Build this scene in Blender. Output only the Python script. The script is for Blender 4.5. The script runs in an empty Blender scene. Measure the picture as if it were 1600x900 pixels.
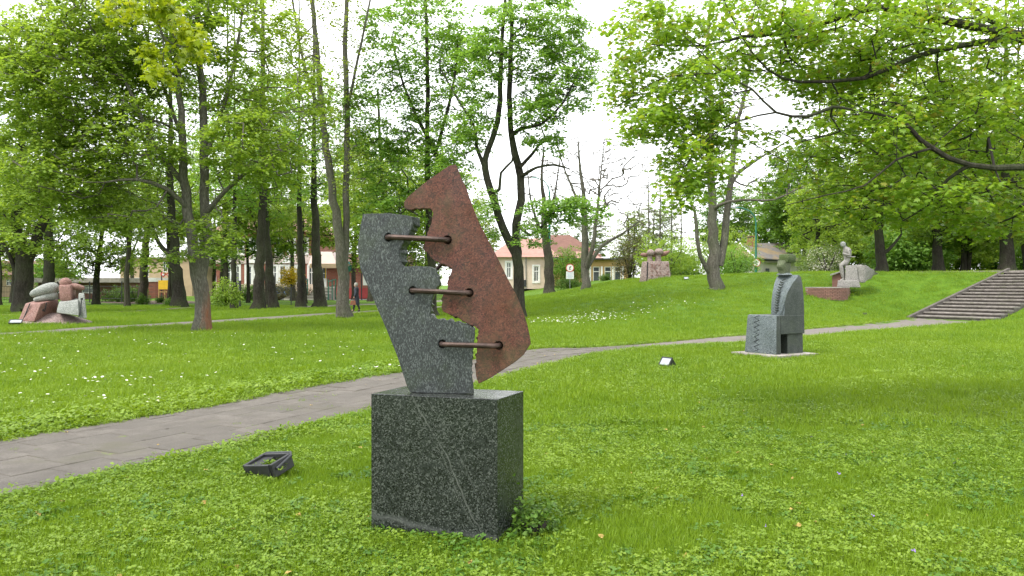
import bpy, math, random
import numpy as np
from mathutils import Vector, Matrix, noise as mnoise

random.seed(7)
RNG = np.random.default_rng(11)
SC = bpy.context.scene
COL = SC.collection

# ------------------------------------------------------------------ camera
EYE = 1.6
F = 1244.0          # focal length in photo pixels (28 mm on 36 mm)
HZ = 445.0          # row of the horizon
cam_data = bpy.data.cameras.new("camera")
cam = bpy.data.objects.new("camera", cam_data)
COL.objects.link(cam)
cam_data.lens = 28.0
cam_data.sensor_width = 36.0
cam_data.clip_end = 2000.0
cam_data.clip_start = 0.05
cam.location = (0, 0, EYE)
cam.rotation_euler = (math.radians(90 - 0.23), 0, 0)
SC.camera = cam

# ------------------------------------------------------------------ light
SUN_EL, SUN_AZ = math.radians(58), math.radians(235)
world = bpy.data.worlds.new("World")
SC.world = world
world.use_nodes = True
wn = world.node_tree
wn.nodes.clear()
w_out = wn.nodes.new("ShaderNodeOutputWorld")
w_bg = wn.nodes.new("ShaderNodeBackground")
w_bg.inputs[1].default_value = 0.12
w_sky = wn.nodes.new("ShaderNodeTexSky")
w_sky.sky_type = 'NISHITA'
w_sky.sun_disc = False
w_sky.sun_elevation = SUN_EL
w_sky.sun_rotation = SUN_AZ
w_mix = wn.nodes.new("ShaderNodeMix")
w_mix.data_type = 'RGBA'
w_tc = wn.nodes.new("ShaderNodeTexCoord")
w_map = wn.nodes.new("ShaderNodeMapping")
w_map.inputs['Scale'].default_value = (1, 1, 2.5)
w_noise = wn.nodes.new("ShaderNodeTexNoise")
w_noise.inputs['Scale'].default_value = 1.6
w_noise.inputs['Detail'].default_value = 5
w_ramp = wn.nodes.new("ShaderNodeValToRGB")
w_ramp.color_ramp.elements[0].position = 0.3
w_ramp.color_ramp.elements[0].color = (7.0, 7.2, 7.6, 1)
w_ramp.color_ramp.elements[1].position = 0.65
w_ramp.color_ramp.elements[1].color = (9.2, 9.25, 9.3, 1)
wn.links.new(w_tc.outputs['Generated'], w_map.inputs['Vector'])
wn.links.new(w_map.outputs[0], w_noise.inputs['Vector'])
wn.links.new(w_noise.outputs[0], w_ramp.inputs[0])
w_mix.inputs[0].default_value = 0.88
wn.links.new(w_sky.outputs[0], w_mix.inputs[6])
wn.links.new(w_ramp.outputs[0], w_mix.inputs[7])
wn.links.new(w_mix.outputs[2], w_bg.inputs[0])
wn.links.new(w_bg.outputs[0], w_out.inputs[0])

sun_data = bpy.data.lights.new("sun", 'SUN')
sun_data.energy = 1.5
sun_data.angle = math.radians(16)
sun_data.color = (1.0, 0.96, 0.88)
sun = bpy.data.objects.new("sun", sun_data)
COL.objects.link(sun)
_sd = Vector((math.sin(SUN_AZ) * math.cos(SUN_EL), math.cos(SUN_AZ) * math.cos(SUN_EL), math.sin(SUN_EL)))
sun.rotation_euler = _sd.to_track_quat('Z', 'Y').to_euler()
sun.location = (0, 0, 60)

SC.view_settings.view_transform = 'Standard'
SC.view_settings.look = 'None'
SC.view_settings.exposure = 1.4
SC.view_settings.gamma = 1.0
SC.render.engine = 'CYCLES'
SC.cycles.max_bounces = 8
SC.cycles.diffuse_bounces = 4
SC.cycles.transmission_bounces = 5
SC.cycles.glossy_bounces = 2
SC.cycles.use_denoising = True
SC.cycles.caustics_reflective = False
SC.cycles.caustics_refractive = False

# ------------------------------------------------------------------ helpers
def P(x, y, d):
    """world point seen at photo pixel x, y at a distance d in front of the viewer"""
    return Vector(((x - 800) / F * d, d, EYE + (HZ - y) / F * d))

def PX(x, d):
    return (x - 800) / F * d

class Buf:
    def __init__(self):
        self.v = []; self.f = []; self.m = []; self.mi = 0
    def add(self, vs, fs):
        o = len(self.v)
        self.v.extend([tuple(q) for q in vs])
        for q in fs:
            self.f.append(tuple(i + o for i in q)); self.m.append(self.mi)
        return self
    def box(self, c, s, rz=0.0, taper=1.0, rx=0.0, ry=0.0):
        hx, hy, hz = s[0] / 2, s[1] / 2, s[2] / 2
        M = Matrix.Rotation(rz, 3, 'Z') @ Matrix.Rotation(ry, 3, 'Y') @ Matrix.Rotation(rx, 3, 'X')
        vs = []
        for z, t in ((-hz, 1.0), (hz, taper)):
            for x, y in ((-hx, -hy), (hx, -hy), (hx, hy), (-hx, hy)):
                vs.append(M @ Vector((x * t, y * t, z)) + Vector(c))
        return self.add(vs, [(0, 3, 2, 1), (4, 5, 6, 7), (0, 1, 5, 4), (1, 2, 6, 5), (2, 3, 7, 6), (3, 0, 4, 7)])
    def hexa(self, p):
        """eight corners: bottom four counter-clockwise, top four"""
        return self.add(p, [(0, 3, 2, 1), (4, 5, 6, 7), (0, 1, 5, 4), (1, 2, 6, 5), (2, 3, 7, 6), (3, 0, 4, 7)])
    def tube(self, pts, rads, n=8, cap=True, flat=None):
        pts = [Vector(p) for p in pts]
        if not hasattr(rads, '__len__'): rads = [rads] * len(pts)
        rings = []
        up = Vector((0.13, 0.31, 0.94)).normalized()
        t0 = (pts[1] - pts[0]).normalized()
        a = t0.cross(up)
        if a.length < 0.2: a = t0.cross(Vector((1, 0, 0)))
        a.normalize()
        for i, p in enumerate(pts):
            t = (pts[min(i + 1, len(pts) - 1)] - pts[max(i - 1, 0)])
            t = t.normalized() if t.length > 1e-9 else t0
            a = (a - t * a.dot(t)).normalized()
            b = t.cross(a)
            ring = []
            for k in range(n):
                g = 2 * math.pi * k / n
                ring.append(p + (a * math.cos(g) + b * math.sin(g)) * rads[i])
            rings.append(ring)
        vs = [q for r in rings for q in r]
        fs = []
        for i in range(len(pts) - 1):
            for k in range(n):
                k2 = (k + 1) % n
                fs.append((i * n + k, i * n + k2, (i + 1) * n + k2, (i + 1) * n + k))
        if cap:
            fs.append(tuple(reversed(range(n))))
            fs.append(tuple((len(pts) - 1) * n + k for k in range(n)))
        return self.add(vs, fs)
    def lathe(self, prof, c=(0, 0, 0), n=16, sx=1.0, sy=1.0):
        vs = []; fs = []
        for (r, z) in prof:
            for k in range(n):
                g = 2 * math.pi * k / n
                vs.append((c[0] + r * sx * math.cos(g), c[1] + r * sy * math.sin(g), c[2] + z))
        for i in range(len(prof) - 1):
            for k in range(n):
                k2 = (k + 1) % n
                fs.append((i * n + k, i * n + k2, (i + 1) * n + k2, (i + 1) * n + k))
        fs.append(tuple(reversed(range(n))))
        fs.append(tuple((len(prof) - 1) * n + k for k in range(n)))
        return self.add(vs, fs)
    def prism(self, poly, y0, y1, M=None):
        """polygon in the xz plane, given counter-clockwise seen from -y, extruded from y0 to y1"""
        n = len(poly)
        vs = [Vector((p[0], y0, p[1])) for p in poly] + [Vector((p[0], y1, p[1])) for p in poly]
        if M is not None: vs = [M @ q for q in vs]
        fs = [tuple(range(n)), tuple(reversed(range(n, 2 * n)))]
        for i in range(n):
            j = (i + 1) % n
            fs.append((i, i + n, j + n, j))
        return self.add(vs, fs)

def link(name, me, parent=None):
    o = bpy.data.objects.new(name, me)
    COL.objects.link(o)
    if parent is not None: o.parent = parent
    return o

def fix_normals(me):
    import bmesh
    bm = bmesh.new(); bm.from_mesh(me)
    bmesh.ops.recalc_face_normals(bm, faces=bm.faces)
    bm.to_mesh(me); bm.free()

def part(name, buf, mats, parent=None, smooth=False, loc=None, bevel=0.0, rough=0.0, rscale=3.0, sub=0, recalc=True):
    me = bpy.data.meshes.new(name)
    me.from_pydata(buf.v, [], buf.f)
    if not isinstance(mats, (list, tuple)): mats = [mats]
    for m in mats: me.materials.append(m)
    if len(mats) > 1: me.polygons.foreach_set('material_index', buf.m)
    if recalc and not (bevel or sub or rough): fix_normals(me)
    if bevel or sub or rough:
        import bmesh
        bm = bmesh.new(); bm.from_mesh(me)
        bmesh.ops.recalc_face_normals(bm, faces=bm.faces)
        if bevel:
            bmesh.ops.bevel(bm, geom=[e for e in bm.edges if e.is_manifold and e.calc_face_angle(0) > 0.5], offset=bevel, segments=2, affect='EDGES', profile=0.6, clamp_overlap=True)
        if sub:
            bmesh.ops.triangulate(bm, faces=[f for f in bm.faces if len(f.verts) > 4])
            bmesh.ops.subdivide_edges(bm, edges=bm.edges[:], cuts=sub, use_grid_fill=True)
        if rough:
            bm.normal_update()
            for v in bm.verts:
                q = v.co * rscale
                n1 = mnoise.noise(q) + 0.5 * mnoise.noise(q * 2.7)
                v.co += v.normal * n1 * rough
        bm.to_mesh(me); bm.free()
    if smooth:
        me.polygons.foreach_set('use_smooth', [True] * len(me.polygons))
        try: me.set_sharp_from_angle(angle=math.radians(42))
        except Exception: pass
    o = link(name, me, parent)
    if loc is not None: o.location = loc
    return o

def tag(o, label, cat, group=None):
    o['label'] = label; o['category'] = cat
    if group: o['group'] = group
    return o

def thing(name, label, cat, loc=(0, 0, 0), rz=0.0, group=None):
    o = bpy.data.objects.new(name, None)
    COL.objects.link(o)
    o.empty_display_size = 0.3
    o.location = loc; o.rotation_euler = (0, 0, rz)
    return tag(o, label, cat, group)

def structure(o):
    o['kind'] = 'structure'; return o

def stuff(o, label=None, cat=None):
    o['kind'] = 'stuff'
    if label: o['label'] = label
    if cat: o['category'] = cat
    return o

def skin_mesh(name, pts, edges, rads, mats, parent=None, sub=2, root=0):
    me = bpy.data.meshes.new(name)
    me.from_pydata([tuple(p) for p in pts], edges, [])
    ob = bpy.data.objects.new(name + "_tmp", me)
    COL.objects.link(ob)
    ob.modifiers.new("skin", 'SKIN')
    ms = ob.modifiers.new("sub", 'SUBSURF'); ms.levels = sub; ms.render_levels = sub
    sv = me.skin_vertices[0].data
    for i, r in enumerate(rads):
        sv[i].radius = (r, r) if not hasattr(r, '__len__') else r
        sv[i].use_root = (i == root)
    dg = bpy.context.evaluated_depsgraph_get(); dg.update()
    m2 = bpy.data.meshes.new_from_object(ob.evaluated_get(dg))
    m2.name = name
    bpy.data.objects.remove(ob)
    m2.materials.clear(); m2.materials.append(mats)
    m2.polygons.foreach_set('use_smooth', [True] * len(m2.polygons))
    return link(name, m2, parent)

# ------------------------------------------------------------------ materials
class NT:
    def __init__(self, name):
        self.m = bpy.data.materials.new(name); self.m.use_nodes = True
        self.t = self.m.node_tree
        self.b = self.t.nodes['Principled BSDF']
        self.out = self.t.nodes['Material Output']
        self._c = None
    def n(self, typ, **kw):
        nd = self.t.nodes.new(typ)
        for k, v in kw.items(): setattr(nd, k, v)
        return nd
    def l(self, a, b): self.t.links.new(a, b)
    def coord(self, kind='Object', scale=(1, 1, 1), rot=(0, 0, 0)):
        if kind == 'World':
            g = self.n('ShaderNodeNewGeometry').outputs['Position']
        else:
            g = self.n('ShaderNodeTexCoord').outputs[kind]
        mp = self.n('ShaderNodeMapping')
        mp.inputs['Scale'].default_value = scale
        mp.inputs['Rotation'].default_value = rot
        self.l(g, mp.inputs['Vector'])
        return mp.outputs[0]
    def noise(self, scale, detail=3, rough=0.55, vec=None, dist=0.0):
        nd = self.n('ShaderNodeTexNoise')
        nd.inputs['Scale'].default_value = scale; nd.inputs['Detail'].default_value = detail
        nd.inputs['Roughness'].default_value = rough; nd.inputs['Distortion'].default_value = dist
        if vec is None: vec = self.coord()
        self.l(vec, nd.inputs['Vector'])
        return nd.outputs[0]
    def voro(self, scale, vec=None, feature='F1', out='Distance'):
        nd = self.n('ShaderNodeTexVoronoi'); nd.feature = feature
        nd.inputs['Scale'].default_value = scale
        if vec is None: vec = self.coord()
        self.l(vec, nd.inputs['Vector'])
        return nd.outputs[out]
    def ramp(self, fac, stops, interp='LINEAR'):
        nd = self.n('ShaderNodeValToRGB'); cr = nd.color_ramp; cr.interpolation = interp
        while len(cr.elements) < len(stops): cr.elements.new(0.5)
        for e, (p, c) in zip(cr.elements, stops):
            e.position = p
            e.color = (c, c, c, 1) if not hasattr(c, '__len__') else (c[0], c[1], c[2], 1)
        self.l(fac, nd.inputs[0])
        return nd.outputs[0]
    def mix(self, fac, a, b, mode='MIX'):
        nd = self.n('ShaderNodeMix'); nd.data_type = 'RGBA'; nd.blend_type = mode
        for s, v in ((nd.inputs[0], fac), (nd.inputs[6], a), (nd.inputs[7], b)):
            if hasattr(v, 'is_linked'): self.l(v, s)
            elif hasattr(v, '__len__'): s.default_value = (v[0], v[1], v[2], 1)
            else: s.default_value = v
        return nd.outputs[2]
    def math(self, op, a, b=0.0, clamp=False):
        nd = self.n('ShaderNodeMath'); nd.operation = op; nd.use_clamp = clamp
        for s, v in ((nd.inputs[0], a), (nd.inputs[1], b)):
            if hasattr(v, 'is_linked'): self.l(v, s)
            else: s.default_value = v
        return nd.outputs[0]
    def xyz(self, vec):
        nd = self.n('ShaderNodeSeparateXYZ'); self.l(vec, nd.inputs[0]); return nd.outputs
    def color(self, c):
        if hasattr(c, 'is_linked'): self.l(c, self.b.inputs['Base Color'])
        else: self.b.inputs['Base Color'].default_value = (c[0], c[1], c[2], 1)
    def rough(self, r):
        if hasattr(r, 'is_linked'): self.l(r, self.b.inputs['Roughness'])
        else: self.b.inputs['Roughness'].default_value = r
    def bump(self, h, strength=0.5, dist=0.01):
        nd = self.n('ShaderNodeBump')
        nd.inputs['Strength'].default_value = strength; nd.inputs['Distance'].default_value = dist
        self.l(h, nd.inputs['Height']); self.l(nd.outputs[0], self.b.inputs['Normal'])
        return nd.outputs[0]

def simple(name, c, rough=0.6, var=0.25, scale=4.0, metal=0.0, bump=0.0, bscale=60, spec=0.5):
    k = NT(name)
    lo = tuple(x * (1 - var) for x in c); hi = tuple(min(1, x * (1 + var)) for x in c)
    k.color(k.ramp(k.noise(scale, 5), [(0.3, lo), (0.7, hi)]))
    k.rough(rough); k.b.inputs['Metallic'].default_value = metal
    k.b.inputs['Specular IOR Level'].default_value = spec
    if bump: k.bump(k.noise(bscale, 4), bump, 0.01)
    return k.m

def granite(name, dark, mid, light, scale=70, rough=0.35, moss=0.0, vein=False, stretch=(1, 1, 1), bump=0.15, tint=None, mossc=(0.06, 0.09, 0.02)):
    k = NT(name)
    v = k.coord('Object', stretch, (0.3, 0.2, 0.5))
    n1 = k.noise(scale, 4, 0.75, v)
    vd = k.n('ShaderNodeVectorMath'); vd.operation = 'ADD'
    jit = k.n('ShaderNodeTexNoise'); jit.inputs['Scale'].default_value = scale * 1.3; k.l(v, jit.inputs['Vector'])
    sc_ = k.n('ShaderNodeVectorMath'); sc_.operation = 'SCALE'; sc_.inputs[3].default_value = 0.9 / scale
    k.l(jit.outputs['Color'], sc_.inputs[0]); k.l(v, vd.inputs[0]); k.l(sc_.outputs[0], vd.inputs[1])
    vc = k.n('ShaderNodeTexVoronoi'); vc.inputs['Scale'].default_value = scale * 2.9; k.l(vd.outputs[0], vc.inputs['Vector'])
    cell = k.xyz(vc.outputs['Color'])[0]
    n2 = k.noise(scale * 0.12, 4, 0.65, v)
    val = k.math('ADD', k.math('MULTIPLY', cell, 0.75), k.math('MULTIPLY', k.math('SUBTRACT', n2, 0.5), 0.35))
    base = k.ramp(val, [(0.08, dark), (0.30, mid), (0.52, mid), (0.68, light), (0.9, light)])
    if tint is not None:
        base = k.mix(k.ramp(k.noise(1.7, 4), [(0.45, 0.0), (0.65, 0.35)]), base, tint)
        base = k.mix(k.ramp(k.noise(scale * 0.5, 5, 0.75, v), [(0.5, 0.0), (0.64, 0.75)]), base, tuple(x * 0.25 for x in tint))
    if vein:
        ov = k.n('ShaderNodeTexCoord').outputs['Object']
        X, Y, Z = k.xyz(ov)
        wob = k.math('MULTIPLY', k.math('SUBTRACT', k.noise(3.0, 3), 0.5), 0.12)
        for off, wdt, st in ((0.0, 0.004, 0.95), (0.10, 0.003, 0.45), (-0.03, 0.003, 0.45)):
            e = k.math('ADD', k.math('ADD', X, k.math('MULTIPLY', Z, 0.56)), wob)
            e = k.math('ABSOLUTE', k.math('SUBTRACT', e, 0.80 + off))
            f = k.math('MULTIPLY', k.ramp(k.math('DIVIDE', e, wdt * 2.2), [(0.0, 1.0), (1.0, 0.0)]), st)
            f = k.math('MULTIPLY', f, k.ramp(k.noise(7, 3), [(0.35, 0.15), (0.6, 1.0)]))
            base = k.mix(f, base, (0.105, 0.112, 0.10))
        e = k.math('ABSOLUTE', k.math('SUBTRACT', k.math('ADD', Z, k.math('ADD', k.math('MULTIPLY', X, 0.09), wob)), 0.10))
        f = k.math('MULTIPLY', k.ramp(k.math('DIVIDE', e, 0.03), [(0.0, 1.0), (1.0, 0.0)]), 0.45)
        base = k.mix(f, base, (0.12, 0.125, 0.12))
    if moss:
        g = k.ramp(k.noise(2.3, 6, 0.7), [(0.5, 0.0), (0.72, moss)])
        base = k.mix(g, base, mossc)
    k.color(base)
    k.rough(k.ramp(k.noise(6, 4), [(0.3, rough * 0.8), (0.7, min(1, rough * 1.4))]))
    k.bump(n1, bump, 0.004)
    return k.m

def bark(name, c1, c2, moss=0.3, stain=False):
    k = NT(name)
    v = k.coord('Object', (1, 1, 0.22))
    n = k.noise(9, 6, 0.65, v, 0.6)
    n2 = k.noise(38, 3, 0.6, v)
    col = k.mix(k.ramp(n2, [(0.35, 0.0), (0.65, 1.0)]), k.ramp(n, [(0.35, c1), (0.65, c2)]), tuple(x * 0.6 for x in c1))
    col = k.mix(k.ramp(k.noise(0.9, 5), [(0.42, 0.0), (0.7, moss)]), col, (0.07, 0.095, 0.035))
    if stain:
        ov = k.n('ShaderNodeTexCoord').outputs['Object']
        X, Y, Z = k.xyz(ov)
        fx = k.ramp(k.math('ADD', X, k.math('MULTIPLY', k.noise(5, 5, vec=v), 0.6)), [(0.34, 0.0), (0.56, 0.75)])
        fz = k.ramp(k.math('MULTIPLY', Z, 0.25), [(0.30, 1.0), (0.45, 0.0)])
        col = k.mix(k.math('MULTIPLY', k.math('MULTIPLY', fx, fz), k.ramp(n, [(0.35, 0.5), (0.6, 1.0)])), col, (0.20, 0.07, 0.03))
    k.color(col); k.rough(0.9)
    k.b.inputs['Specular IOR Level'].default_value = 0.2
    k.bump(n, 0.9, 0.05)
    return k.m

def leafmat(name, cols, trans=0.45, tcol=None, rough=0.5, spec=0.3, world_patch=False, inst=False):
    k = NT(name)
    if inst:
        fac = k.n('ShaderNodeObjectInfo').outputs['Random']
    else:
        a = k.n('ShaderNodeAttribute'); a.attribute_name = 'rnd'
        fac = a.outputs['Fac']
    n = len(cols)
    c = k.ramp(fac, [(i / max(1, n - 1), q) for i, q in enumerate(cols)])
    if world_patch:
        w = k.noise(0.33, 4, 0.6, k.coord('World'))
        c = k.mix(k.ramp(w, [(0.38, 0.0), (0.62, 0.55)]), c, (0.105, 0.19, 0.014))
    k.color(c); k.rough(rough)
    k.b.inputs['Specular IOR Level'].default_value = spec
    tr = k.n('ShaderNodeBsdfTranslucent')
    tc = k.mix(1.0, c, (1.25, 1.2, 0.55) if tcol is None else tcol, 'MULTIPLY')
    k.l(tc, tr.inputs[0])
    mx = k.n('ShaderNodeMixShader'); mx.inputs[0].default_value = trans
    k.l(k.b.outputs[0], mx.inputs[1]); k.l(tr.outputs[0], mx.inputs[2])
    k.l(mx.outputs[0], k.out.inputs[0])
    return k.m

M = {}
M['granite_ped'] = granite('dark_granite', (0.004, 0.005, 0.005), (0.021, 0.025, 0.022), (0.080, 0.088, 0.078), 48, 0.22, vein=True, bump=0.05)
M['granite_ped_side'] = M['granite_ped']
M['granite_grey'] = granite('grey_granite', (0.008, 0.010, 0.010), (0.026, 0.031, 0.031), (0.092, 0.104, 0.10), 55, 0.42, moss=0.3, stretch=(1.3, 1, 0.6))
M['granite_red'] = granite('red_granite', (0.014, 0.004, 0.003), (0.080, 0.021, 0.013), (0.135, 0.045, 0.03), 50, 0.6, moss=0.75, tint=(0.115, 0.043, 0.012), mossc=(0.06, 0.055, 0.015))
M['granite_blue'] = granite('blue_grey_granite', (0.035, 0.043, 0.047), (0.105, 0.127, 0.135), (0.17, 0.2, 0.205), 30, 0.5, moss=0.2)
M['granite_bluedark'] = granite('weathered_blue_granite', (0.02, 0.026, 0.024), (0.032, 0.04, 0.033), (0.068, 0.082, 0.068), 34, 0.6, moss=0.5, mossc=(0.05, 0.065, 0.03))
M['moss_stone'] = granite('mossy_stone', (0.03, 0.045, 0.015), (0.06, 0.085, 0.025), (0.11, 0.13, 0.06), 30, 0.9, moss=0.7, mossc=(0.05, 0.085, 0.012), bump=0.5)
M['pale_moss_stone'] = granite('lichened_stone', (0.05, 0.06, 0.035), (0.10, 0.115, 0.06), (0.15, 0.165, 0.10), 30, 0.9, moss=0.5, mossc=(0.06, 0.09, 0.03))
M['granite_pink'] = granite('pink_granite', (0.12, 0.055, 0.045), (0.24, 0.12, 0.10), (0.33, 0.2, 0.17), 20, 0.65, moss=0.15)
M['granite_pale'] = granite('pale_grey_granite', (0.12, 0.13, 0.12), (0.26, 0.27, 0.25), (0.36, 0.37, 0.34), 20, 0.65, moss=0.25, mossc=(0.13, 0.13, 0.11))
M['granite_rosy'] = granite('rosy_granite', (0.11, 0.075, 0.07), (0.26, 0.19, 0.17), (0.36, 0.28, 0.26), 14, 0.7, moss=0.2, mossc=(0.12, 0.1, 0.09), bump=0.5)
M['statue_stone'] = granite('statue_stone', (0.13, 0.12, 0.11), (0.25, 0.235, 0.215), (0.33, 0.31, 0.29), 18, 0.75, moss=0.3, mossc=(0.1, 0.095, 0.08))
M['concrete'] = simple('weathered_concrete', (0.28, 0.25, 0.225), 0.9, 0.3, 3, bump=0.5, bscale=40)
M['iron'] = simple('rusty_iron', (0.055, 0.034, 0.027), 0.5, 0.5, 14, metal=0.5, bump=0.35, bscale=120)
M['black_plastic'] = simple('black_plastic', (0.022, 0.022, 0.024), 0.42, 0.4, 12)
M['lamp_glass'] = simple('floodlight_glass', (0.36, 0.39, 0.41), 0.3, 0.15, 20)
M['steel'] = simple('grey_steel', (0.32, 0.33, 0.34), 0.4, 0.2, 8, metal=0.7)
M['white_paint'] = simple('white_paint', (0.78, 0.77, 0.75), 0.55, 0.08, 3)
M['red_paint'] = simple('red_paint', (0.55, 0.03, 0.03), 0.45, 0.15, 5)
M['yellow_paint'] = simple('yellow_paint', (0.75, 0.47, 0.02), 0.5, 0.12, 4)
M['green_paint'] = simple('green_paint', (0.02, 0.16, 0.11), 0.4, 0.2, 5)
M['dark_metal'] = simple('dark_metal', (0.03, 0.032, 0.035), 0.5, 0.3, 6)
M['blue_print'] = simple('blue_print', (0.32, 0.42, 0.62), 0.6, 0.1, 6)
M['black_print'] = simple('black_print', (0.03, 0.03, 0.035), 0.6, 0.1, 6)
M['bark_grey'] = bark('grey_maple_bark', (0.09, 0.082, 0.066), (0.19, 0.175, 0.145), 0.45)
M['bark_stain'] = bark('stained_maple_bark', (0.11, 0.10, 0.08), (0.21, 0.195, 0.165), 0.35, stain=True)
M['bark_dark'] = bark('dark_bark', (0.026, 0.022, 0.017), (0.072, 0.062, 0.050), 0.4)
M['bark_mid'] = bark('brown_bark', (0.045, 0.038, 0.03), (0.10, 0.085, 0.068), 0.4)
M['twig'] = simple('twig_bark', (0.11, 0.095, 0.08), 0.9, 0.4, 3)
M['twig_dark'] = simple('dark_twig_bark', (0.022, 0.018, 0.014), 0.9, 0.4, 3)
M['leaf_maple'] = leafmat('maple_leaf', [(0.19, 0.29, 0.045), (0.25, 0.365, 0.06), (0.31, 0.43, 0.08)], 0.55)
M['leaf_cool'] = leafmat('cool_green_leaf', [(0.145, 0.275, 0.055), (0.195, 0.345, 0.07), (0.25, 0.41, 0.09)], 0.55)
M['leaf_deep'] = leafmat('deep_green_leaf', [(0.085, 0.18, 0.025), (0.13, 0.25, 0.03), (0.18, 0.31, 0.04)], 0.5)
M['leaf_olive'] = leafmat('young_olive_leaf', [(0.14, 0.20, 0.03), (0.2, 0.27, 0.045), (0.25, 0.31, 0.07)], 0.5)
M['leaf_right'] = leafmat('bright_maple_leaf', [(0.145, 0.255, 0.032), (0.19, 0.32, 0.04), (0.235, 0.375, 0.048), (0.28, 0.40, 0.05), (0.30, 0.23, 0.06)], 0.56, rough=0.4, spec=0.45)
M['leaf_yellow'] = leafmat('yellow_green_leaf', [(0.20, 0.30, 0.018), (0.30, 0.38, 0.022), (0.40, 0.44, 0.03)], 0.55, rough=0.35, spec=0.5)
M['leaf_pale'] = leafmat('pale_far_leaf', [(0.13, 0.19, 0.07), (0.18, 0.25, 0.09), (0.22, 0.29, 0.12)], 0.5)
M['leaf_golden'] = leafmat('golden_leaf', [(0.55, 0.40, 0.02), (0.65, 0.48, 0.03), (0.45, 0.42, 0.03)], 0.4)
M['leaf_bud'] = leafmat('bud_leaf', [(0.22, 0.19, 0.10), (0.2, 0.24, 0.09), (0.27, 0.24, 0.15)], 0.3)
M['blossom'] = leafmat('white_blossom', [(0.55, 0.52, 0.5), (0.7, 0.66, 0.64), (0.2, 0.26, 0.1)], 0.3)
M['leaf_hedge'] = leafmat('hedge_leaf', [(0.05, 0.12, 0.014), (0.09, 0.18, 0.02), (0.13, 0.22, 0.03)], 0.35)
M['leaf_russet'] = leafmat('russet_leaf', [(0.07, 0.075, 0.03), (0.12, 0.10, 0.05), (0.09, 0.12, 0.03)], 0.35)

# ------------------------------------------------------------------ terrain
FOOT = [(-30, 150), (-16, 100), (-9, 70), (-6.5, 50), (-3.2, 38), (1, 32.5), (5, 29.6), (8, 28.6), (12, 30.6),
        (19.3, 38.0), (21.15, 35.0), (27, 30.5), (40, 22), (80, 6), (200, -30)]
E1 = np.array([0.85, 0.527]); E2 = np.array([0.527, -0.85])
S0 = np.array([19.3, 38.0]); NSTEP = 15; TREAD = 8.5 / 15; RISE = 0.153; SW = 3.55

def gz_arr(X, Y):
    X = np.asarray(X, float); Y = np.asarray(Y, float)
    sh = X.shape; x = X.ravel(); y = Y.ravel()
    best = np.full(x.shape, 1e9); side = np.zeros(x.shape)
    for (ax, ay), (bx, by) in zip(FOOT[:-1], FOOT[1:]):
        dx, dy = bx - ax, by - ay; L2 = dx * dx + dy * dy
        t = np.clip(((x - ax) * dx + (y - ay) * dy) / L2, 0, 1)
        px = ax + t * dx; py = ay + t * dy
        d = np.hypot(x - px, y - py)
        cr = dx * (y - ay) - dy * (x - ax)
        upd = d < best - 1e-9
        best = np.where(upd, d, best)
    # inside test: polygon closed far away
    poly = FOOT + [(600, -60), (600, 900), (-60, 900)]
    ins = np.zeros(x.shape, bool)
    n = len(poly)
    for i in range(n):
        x1, y1 = poly[i]; x2, y2 = poly[(i + 1) % n]
        c = ((y1 > y) != (y2 > y)) & (x < (x2 - x1) * (y - y1) / (y2 - y1 + 1e-12) + x1)
        ins ^= c
    R = np.interp(x, [-8, 2, 8, 12, 17, 30, 60], [22, 20, 17, 13, 8.5, 8.5, 14])
    H = np.interp(x, [-8, 0.5, 4, 8, 18, 26, 60], [1.35, 1.6, 1.8, 2.0, 2.3, 2.3, 2.5])
    t = np.clip(best / R, 0, 1)
    f = 0.6 * t * t * (3 - 2 * t) + 0.4 * t
    z = np.where(ins, H * f, 0.0)
    far = np.clip((y - 55) / 60, 0, 1)
    z = z + np.where(ins, 0, 0.0) * far
    z = z + (np.sin(x * 0.9 + y * 0.5) * np.cos(y * 0.7 - x * 0.3) * 0.012 + np.sin(x * 0.23 + 1) * np.cos(y * 0.19) * 0.03) * np.clip((np.hypot(x, y) - 3) / 8, 0, 1) * (best > 0.5)
    # cut for the staircase
    a = (x - S0[0]) * E1[0] + (y - S0[1]) * E1[1]
    b = (x - S0[0]) * E2[0] + (y - S0[1]) * E2[1]
    inside = (a > -0.1) & (a < 8.6) & (b > -0.05) & (b < SW)
    line = np.clip(a / TREAD, 0, 15) * RISE - 0.12
    z = np.where(inside, np.minimum(z, line), z)
    return z.reshape(sh)

def gz(x, y):
    return float(gz_arr(np.array([x]), np.array([y]))[0])

def axis(rs):
    out = []
    for a, b, s in rs:
        out.extend(np.arange(a, b, s).tolist())
    out.append(rs[-1][1])
    return np.array(out)

gx = axis([(-700, -200, 100), (-200, -60, 20), (-60, -12, 2.5), (-12, 16, 0.5), (16, 32, 0.2), (32, 60, 2), (60, 200, 20), (200, 700, 100)])
gy = axis([(-300, -40, 65), (-40, -2, 4), (-2, 20, 0.5), (20, 33, 0.4), (33, 46, 0.2), (46, 75, 1), (75, 120, 3), (120, 200, 20), (200, 900, 100)])
GX, GY = np.meshgrid(gx, gy)
GZ = gz_arr(GX, GY)
nx, ny = len(gx), len(gy)

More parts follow.
